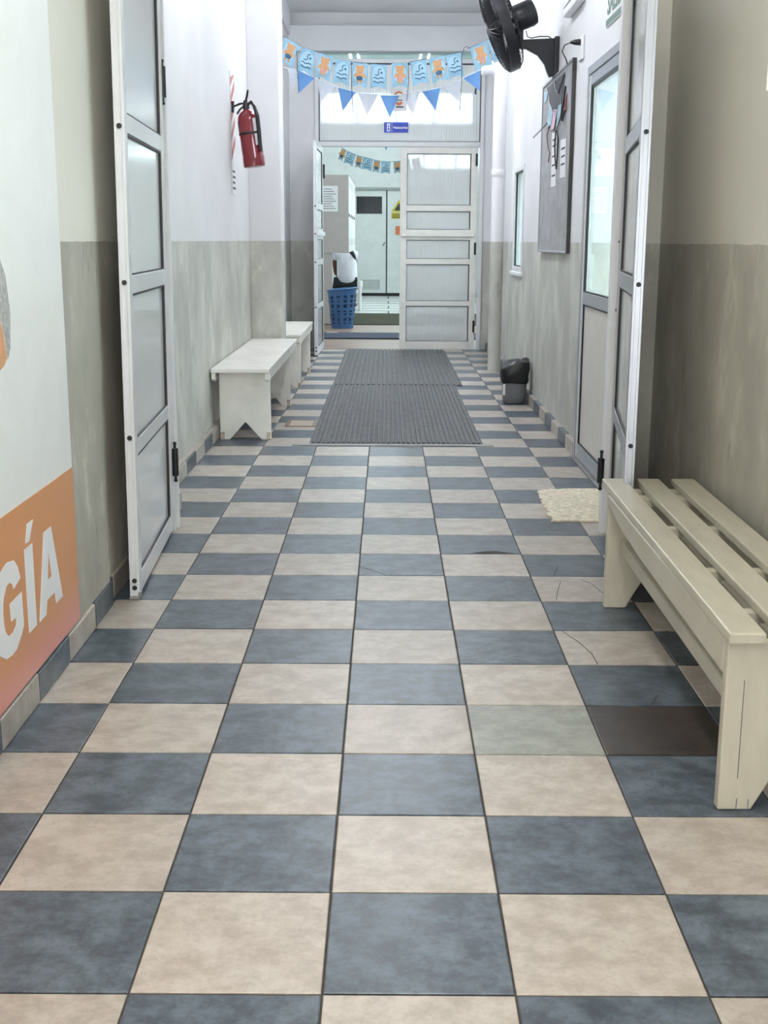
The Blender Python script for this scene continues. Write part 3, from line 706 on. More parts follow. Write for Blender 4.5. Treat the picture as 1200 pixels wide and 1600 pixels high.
F1 = [(-0.95, 3.062, -0.801, 3.018), (-0.792, 3.013, -0.661, 2.947), (-0.652, 2.938, -0.511, 2.892), (-0.502, 2.889, -0.36, 2.847), (-0.355, 2.839, -0.213, 2.815), (-0.206, 2.815, -0.059, 2.798), (-0.05, 2.798, 0.101, 2.794), (0.131, 2.804, 0.283, 2.808), (0.295, 2.817, 0.446, 2.842), (0.455, 2.834, 0.601, 2.873), (0.608, 2.873, 0.746, 2.902), (0.812, 2.931, 0.965, 2.995), (0.97, 3.003, 1.11, 3.058)]
ga = thing('flag_garland', (.15, 9.3, 2.8), 'pale blue bear and swimmer flag garland strung across the corridor', 'garland', 'party garlands')
for k, q in enumerate(F1): flag(ga, q[:2], q[2:], 9.3, .208, k % 2 == (0 if k < 7 else 0), k) if True else None
sp = [(-1.04, 9.3, 3.10)]
for q in F1: sp += [(q[0], 9.302, q[1]), (q[2], 9.302, q[3])]
sp.append((XR-.005, 9.3, 3.12)); MB().tube(sp, .002, 5).build('string', 'cord', ga)
for (x, z0, z1) in ((-.69, 2.90, 2.57), (-.215, 2.82, 2.39), (.285, 2.81, 2.49), (.75, 2.90, 2.41), (.80, 2.93, 2.88)):
    if x == .80: MB().tube([(.815, 9.296, 2.93), (.79, 9.294, 2.945), (.765, 9.294, 2.93), (.76, 9.294, 2.90)], .003, 5).build('tied_ribbon', 'cord', ga)
    else: MB().tube([(x, 9.288, z0), (x+.004, 9.286, (z0+z1)/2), (x+R.uniform(-.02, .02), 9.286, z1)], .0028, 5).build('tied_ribbon', 'cord', ga)
G2 = [(-0.79, 2.785, -0.70, 2.772, -0.742, 2.565), (-0.695, 2.771, -0.545, 2.704, -0.697, 2.57), (-0.523, 2.695, -0.361, 2.636, -0.498, 2.497), (-0.339, 2.624, -0.18, 2.585, -0.298, 2.423), (-0.161, 2.579, 0.02, 2.566, -0.08, 2.386), (0.038, 2.56, 0.211, 2.56, 0.125, 2.369), (0.229, 2.569, 0.392, 2.596, 0.334, 2.391), (0.413, 2.592, 0.578, 2.627, 0.535, 2.432), (0.596, 2.639, 0.758, 2.692, 0.747, 2.502), (0.776, 2.709, 0.926, 2.778, 0.93, 2.598)]
gb = thing('pennant_garland', (.1, 9.5, 2.6), 'blue and white triangular pennant garland below the flag garland', 'garland', 'party garlands')
for k, q in enumerate(G2):
    MB().prism([(q[0], q[1]), (q[2], q[3]), (q[4], q[5])], 'y', 9.499+R.uniform(-.003, .003), 9.5015).build('pennant', 'triblue' if k % 2 else 'triwhite', gb)
sp = [(-1.04, 9.5, 2.84)]
for q in G2: sp += [(q[0], 9.5, q[1]), (q[2], 9.5, q[3])]
sp.append((XR-.005, 9.5, 2.93)); MB().tube(sp, .003, 5).build('string', 'cordw', gb)
MB().tube([(.892, 9.497, 2.62), (.89, 9.496, 2.59), (.893, 9.497, 2.57)], .009, 6).build('tied_ribbon', 'cord', gb)
# garland in the changing room
F2 = [(-0.537, 2.571, -0.478, 2.537), (-0.473, 2.532, -0.341, 2.476), (-0.337, 2.472, -0.25, 2.454), (-0.246, 2.45, -0.096, 2.416), (-0.091, 2.411, 0.009, 2.394), (0.014, 2.392, 0.15, 2.386), (0.187, 2.389, 0.29, 2.398), (0.30, 2.4, 0.43, 2.418), (.44, 2.42, .57, 2.45)]
gc = thing('flag_garland', (0, 16, 2.4), 'blue flag garland hanging inside the changing room beyond the door', 'garland', 'party garlands')
for k, q in enumerate(F2): flag(gc, q[:2], q[2:], 16.0, .17, k % 2, k)
sp = [(-1.59, 16, 2.95)]
for q in F2: sp += [(q[0], 16.002, q[1]), (q[2], 16.002, q[3])]
sp.append((2.19, 16, 2.9)); MB().tube(sp, .002, 5).build('string', 'cord', gc)
MB().prism([(.045, 2.62), (.12, 2.62), (.085, 2.535)], 'y', 15.99, 15.992).build('pennant', 'triblue', gc)

# ================================================================== RIGHT WALL THINGS
# wall fan
fan = thing('wall_fan', (XR-.005, 6.98, 2.42), 'black wall-mounted fan with round wire guard', 'fan')
FC = Vector((.872, 6.95, 2.735)); ax = Vector((-.93, .0, -.36)).normalized()      # axis, towards the front grille
q = Vector((0, 0, 1)).rotation_difference(ax); FX = Matrix.Translation(FC) @ q.to_matrix().to_4x4()
RAD = .305
def ring(r, z, n=48): return [(r*math.cos(2*math.pi*k/n), r*math.sin(2*math.pi*k/n), z) for k in range(n)]
MB().lathe([(RAD, -.042), (RAD+.010, -.04), (RAD+.012, 0), (RAD+.010, .03), (RAD, .032), (RAD-.004, .0), (RAD, -.042)], 56, cap=False).xf(FX).build('rim', 'black', fan, smooth=True)
fg = MB(); rg_ = MB()
for k in range(1, 15):
    r = .05+(RAD-.05)*k/15
    fg.tube(ring(r, .034+.048*math.sqrt(max(0, 1-(r/RAD)**2))), .0021, 5, True)
for k in range(1, 11):
    r = .07+(RAD-.07)*k/11
    rg_.tube(ring(r, -.044-.06*math.sqrt(max(0, 1-(r/RAD)**2))), .0021, 5, True)
for k in range(40):
    a = 2*math.pi*k/40; ca, sa = math.cos(a), math.sin(a)
    rs = [.05, .12, .19, .25, .285, RAD]
    fg.tube([(r*ca, r*sa, .034+.050*math.sqrt(max(0, 1-(r/RAD)**2))) for r in rs], .0017, 4)
    rg_.tube([(r*ca, r*sa, -.044-.062*math.sqrt(max(0, 1-(r/RAD)**2))) for r in rs], .0017, 4)
fg.xf(FX).build('front_guard', 'black', fan); rg_.xf(FX).build('rear_guard', 'black', fan)
MB().lathe([(.002, .088), (.045, .086), (.052, .078), (.052, .070)], 24).xf(FX).build('badge', 'black', fan, smooth=True)
for k in range(3):
    mb = MB(); n = 8; a0 = 2*math.pi*k/3
    rows = []
    for i_ in range(n+1):
        r = .035+(RAD-.065)*i_/n; wdt = .25+.55*math.sin(math.pi*min(1, .25+.62*i_/n))
        rows.append([(r*math.cos(a0+wdt*(t-.5)), r*math.sin(a0+wdt*(t-.5)), -.02+.05*(t-.5)*(1-.3*i_/n)) for t in (0, .33, .66, 1)])
    for rw in rows: mb.v += rw
    for i_ in range(n):
        for j_ in range(3): mb.f.append((i_*4+j_, i_*4+j_+1, (i_+1)*4+j_+1, (i_+1)*4+j_))
    o = mb.xf(FX).build('blade', pm('smoke_blade', (52, 54, 60), .35) if k == 0 else bpy.data.materials['smoke_blade'], fan, smooth=True)
    s_ = o.modifiers.new('solid', 'SOLIDIFY'); s_.thickness = .003
MB().lathe([(.002, .03), (.03, .026), (.038, .01), (.038, -.05)], 20).xf(FX).build('hub', 'black', fan, smooth=True)
MB().lathe([(.05, -.10), (.080, -.106), (.088, -.125), (.090, -.22), (.080, -.252), (.05, -.262), (.01, -.264)], 28).xf(FX).build('motor_housing', 'black', fan, smooth=True)
mb = MB().lathe([(.02, -.10), (.02, -.02)], 12).box(-.03, .03, -.10, -.02, -.118, -.10); mb.xf(FX).build('motor_mount', 'black', fan)
kn = FX @ Vector((0, 0, -.19)); MB().cyl(kn+Vector((0, 0, .07)), kn+Vector((.01, 0, .125)), .009, 8).build('pull_knob', 'black', fan)
# neck and bracket
nk = FX @ Vector((0, 0, -.13))
MB().box(nk.x-.035, nk.x+.045, 6.945, 7.0, nk.z-.17, nk.z-.06).xf(Matrix.Identity(4)).build('neck', 'black', fan, .01)
by0, by1 = 6.945, 7.005
prof = [(.925, 2.60), (.94, 2.64), (1.0, 2.645), (1.245, 2.655), (1.255, 2.655), (1.255, 2.41), (1.225, 2.40), (1.205, 2.44), (1.19, 2.485), (1.14, 2.545), (1.06, 2.585), (.99, 2.592)]
MB().prism(prof, 'y', by0+.008, by1-.008).build('bracket_web', 'black', fan, .004)
MB().box(1.252, XR-.001, 6.925, 7.025, 2.395, 2.665).build('wall_plate', 'black', fan, .006)
MB().cyl((.965, 6.93, 2.615), (.965, 7.015, 2.615), .024, 16).build('tilt_knob', 'steel', fan)
MB().tube([(1.055, 6.965, 2.705), (1.065, 6.96, 2.665), (1.09, 6.955, 2.655), (1.15, 6.95, 2.665), (1.21, 6.95, 2.665), (1.245, 6.945, 2.64)], .004, 6).build('power_cable', 'black', fan, smooth=True)
# outlet with plug and cable
ou = thing('wall_outlet', (XR-.01, 5.88, 2.42), 'white wall outlet with a black plug above noticeboard', 'outlet')
bx('cover', 'white2', ou, XR-.016, XR-.001, 5.80, 5.94, 2.36, 2.50, .006)
pg = MB().tube([(XR-.016, 5.87, 2.465), (XR-.05, 5.87, 2.465), (XR-.075, 5.88, 2.465)], [.019, .016, .008], 10).build('plug', 'black', ou, smooth=True)
MB().tube([(XR-.075, 5.88, 2.465), (XR-.10, 5.95, 2.46), (XR-.10, 6.06, 2.44), (XR-.06, 6.16, 2.41), (XR-.045, 6.2, 2.385)], .004, 6).build('plug_cable', 'black', ou, smooth=True)
# emergency light
el = thing('emergency_light', (XR-.05, 6.1, 2.69), 'white emergency light box above the wall outlet', 'light')
bx('housing', 'white2', el, XR-.055, XR-.001, 5.82, 6.40, 2.69, 2.90, .012)
bx('diffuser', 'paper', el, XR-.062, XR-.056, 5.86, 6.36, 2.74, 2.87, .003)
# SALIDA sign
sa = thing('exit_sign', (XR-.01, 4.7, 2.42), 'green and white exit sign above the glass door', 'sign')
bx('panel', 'paper', sa, XR-.008, XR-.001, 4.42, 5.03, 2.41, 2.66, .001)
bx('green_band', 'green', sa, XR-.0095, XR-.0082, 4.425, 5.025, 2.415, 2.445)
lettering('SALIDA', .155, 'green', sa, FACE_LEFT((XR-.009, 4.745, 2.515)), .003)
MB().prism([(4.505, 2.545), (4.44, 2.58), (4.505, 2.615), (4.505, 2.59), (4.56, 2.59), (4.56, 2.57), (4.505, 2.57)], 'x', XR-.0095, XR-.0082).build('arrow', 'green', sa) if False else None
# noticeboard
nb = thing('noticeboard', (XR-.02, 6.83, 1.22), 'tall grey noticeboard on right wall with pinned papers', 'board')
bx('panel', 'board', nb, XR-.022, XR-.001, 6.10, 7.57, 1.225, 2.40)
bx('frame_rail', 'boardf', nb, XR-.026, XR-.001, 6.09, 6.112, 1.215, 2.41, .003); bx('frame_rail', 'alu2', nb, XR-.03, XR-.001, 7.555, 7.58, 1.215, 2.41, .003)
bx('frame_rail', 'alu2', nb, XR-.03, XR-.001, 6.115, 7.555, 1.212, 1.227, .003); bx('frame_rail', 'alu2', nb, XR-.03, XR-.001, 6.115, 7.555, 2.395, 2.41, .003)
XB = XR-.0225
def pinned(name, mat, pts, label, cat, lift=.002, group=None, lines=()):
    o = MB().prism(pts, 'x', XB-lift-.0015, XB-lift).build(name, mat); tag(o, label, cat, group)
    for (y0, y1, z0, z1) in lines: bx('text_line', 'ink', o, XB-lift-.0022, XB-lift-.0016, y0, y1, z0, z1)
    return o
pinned('paper_notice', 'paper', [(6.73, 2.02), (6.97, 2.03), (6.95, 1.66), (6.69, 1.66)], 'long white paper notice pinned mid noticeboard', 'paper', lines=[(6.74, 6.92, z, z+.012) for z in (1.73, 1.80, 1.86, 1.93, 1.97)])
pinned('paper_notice', 'paper', [(6.27, 1.94), (6.53, 1.95), (6.50, 1.70), (6.25, 1.70)], 'shorter white paper notice near the dark board edge', 'paper', lines=[(6.30, 6.47, z, z+.012) for z in (1.78, 1.83, 1.88)])
cl = pinned('felt_pennant', 'boardd', [(7.30, 2.37), (6.42, 2.365), (6.50, 2.25), (6.56, 2.17), (6.75, 2.15), (6.95, 2.175), (7.12, 2.25)], 'dark grey felt pennant pinned at top of noticeboard', 'pennant', .003)
MB().tube([(XB-.006, 7.30, 2.37), (XB-.007, 7.12, 2.25), (XB-.007, 6.95, 2.175), (XB-.007, 6.75, 2.15)], .004, 6).build('black_edging', 'black', cl)
MB().tube([(XB-.007, 6.90, 2.36), (XB-.008, 6.82, 2.30), (XB-.009, 6.68, 2.265), (XB-.008, 6.55, 2.31), (XB-.007, 6.43, 2.345)], .0045, 6).build('neck_cord', 'black', cl)
pinned('blue_ribbon', 'lblue', [(7.11, 2.24), (6.93, 2.17), (7.03, 2.08), (7.25, 2.10)], 'light blue ribbon hanging left of the pink ribbon', 'ribbon', .008, 'ribbons on the noticeboard')
pinned('pink_ribbon', 'lpink', [(6.89, 2.18), (6.69, 2.16), (6.85, 2.05), (7.03, 2.05)], 'pale pink ribbon hanging under grey felt pennant', 'ribbon', .008, 'ribbons on the noticeboard')
pinned('blue_ribbon', 'lblue', [(6.66, 2.18), (6.50, 2.18), (6.55, 2.10), (6.73, 2.04)], 'light blue ribbon hanging right of the pink ribbon', 'ribbon', .008, 'ribbons on the noticeboard')
pinned('blue_ribbon', 'lblue', [(7.48, 2.36), (7.29, 2.345), (7.33, 2.29), (7.46, 2.28)], 'short light blue ribbon at far top corner of noticeboard', 'ribbon', .004, 'ribbons on the noticeboard')
pinned('maroon_ribbon', 'dred', [(6.43, 2.17), (6.30, 2.22), (6.29, 2.12), (6.38, 2.10)], 'small maroon ribbon beside the dark board edge', 'ribbon', .004, 'ribbons on the noticeboard')
ld = MB().tube([(XB-.008, 6.72, 2.05), (XB-.012, 6.58, 1.96), (XB-.011, 6.60, 1.86), (XB-.010, 6.64, 1.77), (XB-.011, 6.70, 1.83), (XB-.011, 6.75, 1.93), (XB-.010, 6.73, 2.03)], .005, 6).build('lanyard', 'black', None, smooth=True); tag(ld, 'black looped lanyard hanging between the two white papers', 'lanyard')
ld = MB().tube([(XB-.01, 7.20, 2.12), (XB-.03, 7.34, 2.09), (XB-.05, 7.48, 2.065), (XB-.06, 7.62, 2.05)], .004, 6).build('lanyard', 'black', None, smooth=True); tag(ld, 'dark cord sticking out past far edge of noticeboard', 'cord')
ld = MB().tube([(XB-.01, 7.06, 2.09), (XB-.014, 7.16, 2.03), (XB-.012, 7.10, 1.94), (XB-.012, 7.0, 1.90), (XB-.012, 7.05, 1.84)], .0035, 6).build('lanyard', 'dred', None, smooth=True); tag(ld, 'thin maroon cord dangling below the blue ribbon', 'cord')
ld = MB().tube([(XB-.006, 6.36, 2.27), (XB-.01, 6.40, 2.18), (XB-.012, 6.46, 2.08), (XB-.012, 6.40, 2.06), (XB-.01, 6.34, 2.12)], .006, 6).build('lanyard', 'black', None, smooth=True); tag(ld, 'short black lanyard loop beside the maroon ribbon', 'lanyard')

# waste bin
wb = thing('waste_bin', (1.155, 7.96, 0), 'grey plastic waste bin with black bag liner by right wall', 'bin')
def rsq(cx, cy, hx_, hy_, z, n=32, p=4.0, jit=0, seed=0):
    out = []
    for k in range(n):
        t = 2*math.pi*k/n; c_, s_ = math.cos(t), math.sin(t); d = (abs(c_)**p+abs(s_)**p)**(-1/p)
        jj = 1+(jit*math.sin(5*t+seed*2.1)+jit*.7*math.sin(11*t+seed*3.7) if jit else 0)
        out.append((cx+hx_*d*c_*jj, cy+hy_*d*s_*jj, z+(jit*.25*math.sin(3*t+seed) if jit else 0)))
    return out
def loft(rings, cap0=True, cap1=True):
    mb = MB(); n = len(rings[0])
    for r in rings: mb.v += r
    for k in range(len(rings)-1):
        for j_ in range(n): mb.f.append((k*n+j_, k*n+(j_+1) % n, (k+1)*n+(j_+1) % n, (k+1)*n+j_))
    if cap0: mb.f.append(tuple(reversed(range(n))))
    if cap1: mb.f.append(tuple((len(rings)-1)*n+j_ for j_ in range(n)))
    return mb
cx, cy = 1.148, 7.965
loft([rsq(cx, cy, .078, .088, .001), rsq(cx, cy, .088, .098, .012), rsq(cx, cy, .093, .103, .06), rsq(cx, cy, .104, .114, .30)]).build('bucket', 'binp', wb, smooth=True)
br_ = [rsq(cx, cy, .104, .114, .168, jit=.012, seed=1), rsq(cx, cy, .110, .119, .185, jit=.02, seed=2), rsq(cx, cy, .112, .122, .225, jit=.03, seed=3), rsq(cx, cy, .116, .126, .262, jit=.03, seed=5), rsq(cx+.004, cy, .114, .124, .30, jit=.03, seed=4), rsq(cx+.012, cy, .105, .112, .325, jit=.04, seed=6), rsq(cx+.02, cy, .075, .08, .342, jit=.05, seed=7), rsq(cx+.03, cy, .03, .03, .345, jit=.05, seed=2)]
bg_ = loft(br_, False, True)
for k, v in enumerate(bg_.v):
    if v[2] > .25: bg_.v[k] = (v[0], v[1], v[2]+(v[0]-cx)*.18)
o = bg_.build('bag_liner', 'bag', wb, smooth=True)
MB().box(1.0405, 1.0435, 7.895, 7.95, .07, .165).build('label', 'paper', wb) if False else MB().box(1.046, 1.066, 7.862, 7.866, .075, .165).build('label', 'paper', wb)

# signs on the transom
sg = thing('changing_room_sign', (.205, 12.89, 2.52), 'blue sign reading Vestuarios on the far transom', 'sign')
bx('panel', 'signblue', sg, .063, .346, 12.886, 12.892, 2.522, 2.638, .001)
bx('pictogram_ground', 'white2', sg, .096, .134, 12.8845, 12.886, 2.536, 2.624, .003)
mb = MB().box(.107, .123, 12.8838, 12.8846, 2.545, 2.575).box(.107, .123, 12.8838, 12.8846, 2.583, 2.60).prism(disc(.115, 2.611, .006, .006), 'y', 12.8838, 12.8846); mb.build('pictogram', 'signblue', sg)
bx('divider', 'white2', sg, .152, .155, 12.8845, 12.886, 2.53, 2.632)
lettering('Vestuarios', .040, 'white2', sg, FACE_CAM((.253, 12.885, 2.578)), .0012)
ps = thing('smile_poster', (.232, 12.89, 2.77), 'white poster with orange round logo above the blue sign', 'poster')
bx('sheet', 'paper', ps, .142, .325, 12.888, 12.892, 2.765, 3.0)
def arc(u, v, r0, r1, a0, a1, n=10):
    mb = MB()
    for k in range(n):
        t0 = math.radians(a0+(a1-a0)*k/n); t1 = math.radians(a0+(a1-a0)*(k+1)/n)
        mb.prism([(u+r0*math.cos(t0), v+r0*math.sin(t0)), (u+r1*math.cos(t0), v+r1*math.sin(t0)), (u+r1*math.cos(t1), v+r1*math.sin(t1)), (u+r0*math.cos(t1), v+r0*math.sin(t1))], 'y', 12.8865, 12.8878)
    return mb
arc(.234, 2.925, .038, .058, 15, 165).build('logo_arc', 'orangep', ps); arc(.234, 2.872, .016, .048, 195, 345).build('logo_arc', 'orangep', ps)
bx('text_line', 'ink', ps, .20, .29, 12.8865, 12.8878, 2.80, 2.816); bx('text_line', 'ink', ps, .195, .275, 12.8865, 12.8878, 2.878, 2.888)

# ================================================================== CHANGING ROOM BEYOND
fl2 = bx('floor_far', 'pinkfloor', None, -1.8, 2.4, 12.95, 20.2, -.1, -.001); tag(fl2, 'pinkish floor of the changing room beyond the far door', 'floor', kind='structure')
fl3 = bx('floor_far_tiled', 'grout', None, -1.8, 2.4, 20.2, 27.6, -.1, -.004); tag(fl3, 'white tiled floor at the back of changing room', 'floor', kind='structure')
rowy = 20.22; k = 0; pat = [.95, .85, .9, 1.0, .95, 1.05, 1.6]
for dep in pat:
    xx = -1.75 + (k % 2)*.3
    while xx < 2.3:
        MB().box(xx, min(xx+.92, 2.38), rowy, rowy+dep-.15, -.012, .0).build('floor_slab', 'wtile', fl3); xx += .95
    rowy += dep; k += 1
mb = MB(); holes_wall(mb, -1.8, -1.6, 13.1, 27.6, 0, CEILF, [])
tag(mb.build('wall_far_left', 'farwall'), 'pale left wall of the changing room', 'wall', kind='structure')
mb = MB(); holes_wall(mb, 2.2, 2.4, 13.1, 27.6, 0, CEILF, [(14.5, 17.5, 1.2, 3.2), (19.5, 23.5, 1.2, 3.2)])
tag(mb.build('wall_far_right', 'farwall'), 'pale right wall of the changing room with added windows', 'wall', kind='structure')
window('added_window_5', 2.2, 14.5, 17.5, 1.2, 3.2, 'large window in right wall of changing room'); window('added_window_6', 2.2, 19.5, 23.5, 1.2, 3.2, 'second added window in right wall of changing room')  # both added out of view to bring daylight into the room
tag(holes_wall(MB(), 27.42, 27.6, -1.6, 2.2, 0, CEILF, [(-1.5, 2.1, 3.9, 4.65), (.55, 2.1, 2.9, 3.35)], 'y').build('wall_far_back', 'farwall'), 'pale back wall of the changing room above white doors', 'wall', kind='structure')
tag(bx('ceiling_far', 'white', None, -1.8, 2.4, 13.1, 27.6, CEILF, CEILF+.12), 'white ceiling of the changing room', 'ceiling', kind='structure')
tf = bx('turf_strip', 'turf', None, -.86, 2.15, 17.2, 20.15, .0, .012, .002); tag(tf, 'olive green turf strip on the changing room floor', 'mat')
bmt = bx('floor_mat', 'bluemat', None, -.80, 1.4, 14.42, 15.40, .0, .018, .004); tag(bmt, 'slate blue floor mat just inside the far door', 'mat')
bx('edge_label', 'paper', bmt, -.74, -.58, 15.33, 15.38, .018, .0195)
for nm, a, b_, c_, d_, lab in (('added_window_7', -1.5, 2.1, 3.9, 4.65, 'long added clerestory window high on the back wall'), ('added_window_8', .55, 2.1, 2.9, 3.35, 'low wide added window on the back wall')):  # back windows added to light the room and the transom
    wd = thing(nm, ((a+b_)/2, 27.5, c_), lab, 'window', kind='structure')
    for k in range(5):
        x = a+(b_-a-.05)*k/4; bx('frame_post', 'alu', wd, x, x+.05, 27.46, 27.53, c_, d_, .003)
    for z in (c_, d_-.05): bx('frame_rail', 'alu', wd, a+.05, b_-.05, 27.465, 27.525, z, z+.05)
    for k in range(4):
        x = a+(b_-a-.05)*k/4; bx('pane', 'glass', wd, x+.05, x+(b_-a-.05)/4, 27.49, 27.496, c_+.05, d_-.05)
# back doors
for n_, (x0, x1, lab) in enumerate(((-.66, .075, 'pale mint door with dark window and vent at the back'), (.105, .85, 'pale mint door with yellow warning sticker at the back'))):
    d = thing('door_%d' % (6+n_), (x0, 27.4, 0), lab, 'door', kind='structure')
    bx('slab', 'fardoor', d, x0, x1, 27.37, 27.415, .07, 2.435, .004)
    if n_ == 0:
        bx('dark_window', 'darkglass', d, -.62, -.02, 27.362, 27.37, 1.90, 2.295); bx('vent', 'vent', d, -.535, -.075, 27.36, 27.37, .155, .375)
        for k in range(6): bx('vent_slat', 'fardoor', d, -.525, -.085, 27.353, 27.362, .17+k*.034, .185+k*.034)
        MB().tube([(.0, 27.36, 1.17), (.035, 27.33, 1.22), (.06, 27.33, 1.25)], .013, 8).build('handle', 'steel', d)
bx('door_gap', 'black', bpy.data.objects['door_6'], -1.2, 1.3, 27.405, 27.418, .0, .07); bx('door_gap', 'ink', bpy.data.objects['door_6'], .076, .104, 27.40, 27.418, .07, 2.43)
tag(MB().box(-1.4, 1.4, 27.33, 27.418, 2.44, 2.50).build('trim_6', 'vent'), 'grey rail above the back doors', 'trim', kind='structure')
ws = thing('warning_sign', (.36, 27.36, 1.78), 'yellow electrical hazard sticker on back door', 'sign')
bx('plate', 'yellow', ws, .20, .55, 27.362, 27.369, 1.79, 1.93); MB().prism([(.20, 1.95), (.55, 1.95), (.375, 2.22)], 'y', 27.362, 27.369).build('triangle', 'yellow', ws); MB().prism([(.27, 1.98), (.48, 1.98), (.375, 2.15)], 'y', 27.358, 27.3615).build('symbol', 'ink', ws)
for k in range(3): bx('text_line', 'ink', ws, .23, .52, 27.358, 27.3615, 1.815+k*.035, 1.83+k*.035)
sn = bx('small_notice', 'orangep', None, .30, .42, 27.36, 27.369, 1.42, 1.62); tag(sn, 'small orange notice below the yellow sticker', 'notice')
# wall cabinet row with grey end panel
cb = thing('locker_cabinet', (-.7, 17.2, 1.1), 'wall cabinet row with grey end panel and white doors', 'cabinet')
bx('end_panel', 'cabgrey', cb, -1.6, -.487, 17.2, 17.225, 1.10, 2.265, .003)
bx('carcass', 'cabgrey', cb, -1.599, -.51, 17.2255, 20.9, 1.10, 2.265)
for k in range(4):
    y0 = 17.23+k*.918; d = bx('cabinet_door', 'cabwhite', cb, -.5095, -.487, y0+.008, y0+.91, 1.115, 2.25, .003)
    for z in (1.22, 2.10):
        for s_ in range(4): bx('vent_slot', 'vent', d, -.4868, -.4845, y0+.2, y0+.7, z+s_*.028, z+.012+s_*.028)
    MB().box(-.487, -.472, y0+.06, y0+.075, 1.64, 1.69).build('handle', 'ink', d)
pn_ = thing('paper_notice', (-.78, 17.19, 1.72), 'printed white notice taped to the grey cabinet end', 'paper'); bx('sheet', 'paper', pn_, -.90, -.652, 17.193, 17.199, 1.72, 2.10)
for k in range(9): bx('text_line', 'ink', pn_, -.87, -.68-.03*(k % 3), 17.1915, 17.193, 1.76+k*.036, 1.768+k*.036)
tag(bx('wall_far_partition', 'cabgrey', None, -1.6, -.745, 17.22, 17.30, 0, 1.0995), 'grey-beige low partition below the cabinet end', 'partition', kind='structure')
# laundry basket
lb = thing('laundry_basket', (-.565, 16.5, 0), 'tall blue perforated laundry basket in the doorway', 'basket')
mb = MB(); NS, NR = 48, 26; cxb, cyb = -.565, 16.52
def rb(z): return .163+.055*z/.58
for r in range(NR+1):
    z = .001+.575*r/NR
    for j_ in range(NS):
        t = 2*math.pi*j_/NS; tilt = .022*math.cos(t)*(r/NR)**3
        mb.v.append((cxb+rb(z)*math.cos(t), cyb+rb(z)*math.sin(t), z+tilt))
for r in range(NR):
    for j_ in range(NS):
        hole = 3 <= r <= 21 and r % 3 != 1 and j_ % 4 in (1, 2) and r not in (12,)
        if hole: continue
        mb.f.append((r*NS+j_, r*NS+(j_+1) % NS, (r+1)*NS+(j_+1) % NS, (r+1)*NS+j_))
mb.f.append(tuple(reversed(range(NS))))
o = mb.build('shell', 'basket', lb); sd = o.modifiers.new('solid', 'SOLIDIFY'); sd.thickness = .006
MB().tube([(cxb+(rb(.58)+.006)*math.cos(t), cyb+(rb(.58)+.006)*math.sin(t), .578+.022*math.cos(t)) for t in [2*math.pi*k/40 for k in range(40)]], .011, 8, True).build('rim', 'basket', lb, smooth=True)
for s_ in (.19, .38): MB().tube([(cxb+(rb(s_)+.003)*math.cos(t), cyb+(rb(s_)+.003)*math.sin(t), s_) for t in [2*math.pi*k/40 for k in range(40)]], .006, 6, True).build('band', 'basket', lb, smooth=True)
ln = [[(cxb+(rb(z)-.016)*(1+.03*math.sin(7*t+z*20))*math.cos(t), cyb+(rb(z)-.016)*(1+.03*math.sin(7*t+z*20))*math.sin(t), z) for t in [2*math.pi*k/32 for k in range(32)]] for z in (.02, .1, .2, .3, .42, .50)]
loft(ln, True, True).build('liner', 'baglight', lb, smooth=True)

# seated person seen from behind
def skin_mesh(name, verts, edges, radii, mat, parent, sub=2):
    me = bpy.data.meshes.new(name+'_skel'); me.from_pydata(verts, edges, [])
    o = bpy.data.objects.new(name+'_skel', me); C.objects.link(o)
    o.modifiers.new('s', 'SKIN'); sb = o.modifiers.new('u', 'SUBSURF'); sb.levels = sub; sb.render_levels = sub
    for k, r in enumerate(radii):
        s_ = me.skin_vertices[0].data[k]; s_.radius = r if isinstance(r, tuple) else (r, r); s_.use_root = (k == 0)
    dg = bpy.context.evaluated_depsgraph_get(); m2 = bpy.data.meshes.new_from_object(o.evaluated_get(dg))
    bpy.data.objects.remove(o); bpy.data.meshes.remove(me)
    m2.transform(Matrix.Translation(-ORG[parent.name])); m2.materials.clear(); m2.materials.append(M[mat]); m2.name = name
    for p in m2.polygons: p.use_smooth = True
    q = bpy.data.objects.new(name, m2); C.objects.link(q); q.parent = parent; ORG[q.name] = ORG[parent.name]; return q
PX, PY = -.68, 21.42
pr = thing('person', (PX, PY, 0), 'person in white t-shirt and dark shorts seated with back turned', 'person')
body_v = [(PX, PY, .53), (PX+.005, PY+.03, .72), (PX+.01, PY+.09, .93), (PX+.015, PY+.15, 1.06), (PX+.02, PY+.20, 1.13), (PX+.02, PY+.235, 1.20), (PX+.02, PY+.25, 1.28),
          (PX-.18, PY+.14, 1.03), (PX-.215, PY+.13, .87), (PX-.20, PY+.26, .68), (PX-.16, PY+.42, .62),
          (PX+.17, PY+.17, 1.04), (PX+.17, PY+.33, .88), (PX+.12, PY+.45, .72), (PX+.05, PY+.52, .63),
          (PX-.10, PY+.05, .51), (PX-.14, PY+.48, .50), (PX-.15, PY+.50, .09), (PX-.16, PY+.62, .045),
          (PX+.10, PY+.05, .51), (PX+.14, PY+.48, .50), (PX+.15, PY+.50, .09), (PX+.16, PY+.62, .045)]
body_e = [(0, 1), (1, 2), (2, 3), (3, 4), (4, 5), (5, 6), (3, 7), (7, 8), (8, 9), (9, 10), (3, 11), (11, 12), (12, 13), (13, 14), (0, 15), (15, 16), (16, 17), (17, 18), (0, 19), (19, 20), (20, 21), (21, 22)]
body_r = [(.15, .09), (.145, .10), (.15, .105), (.13, .09), .058, .085, .09, .062, .045, .036, .036, .062, .045, .036, .036, .085, .065, .042, .04, .085, .065, .042, .04]
skin_mesh('body', body_v, body_e, body_r, 'skin', pr)
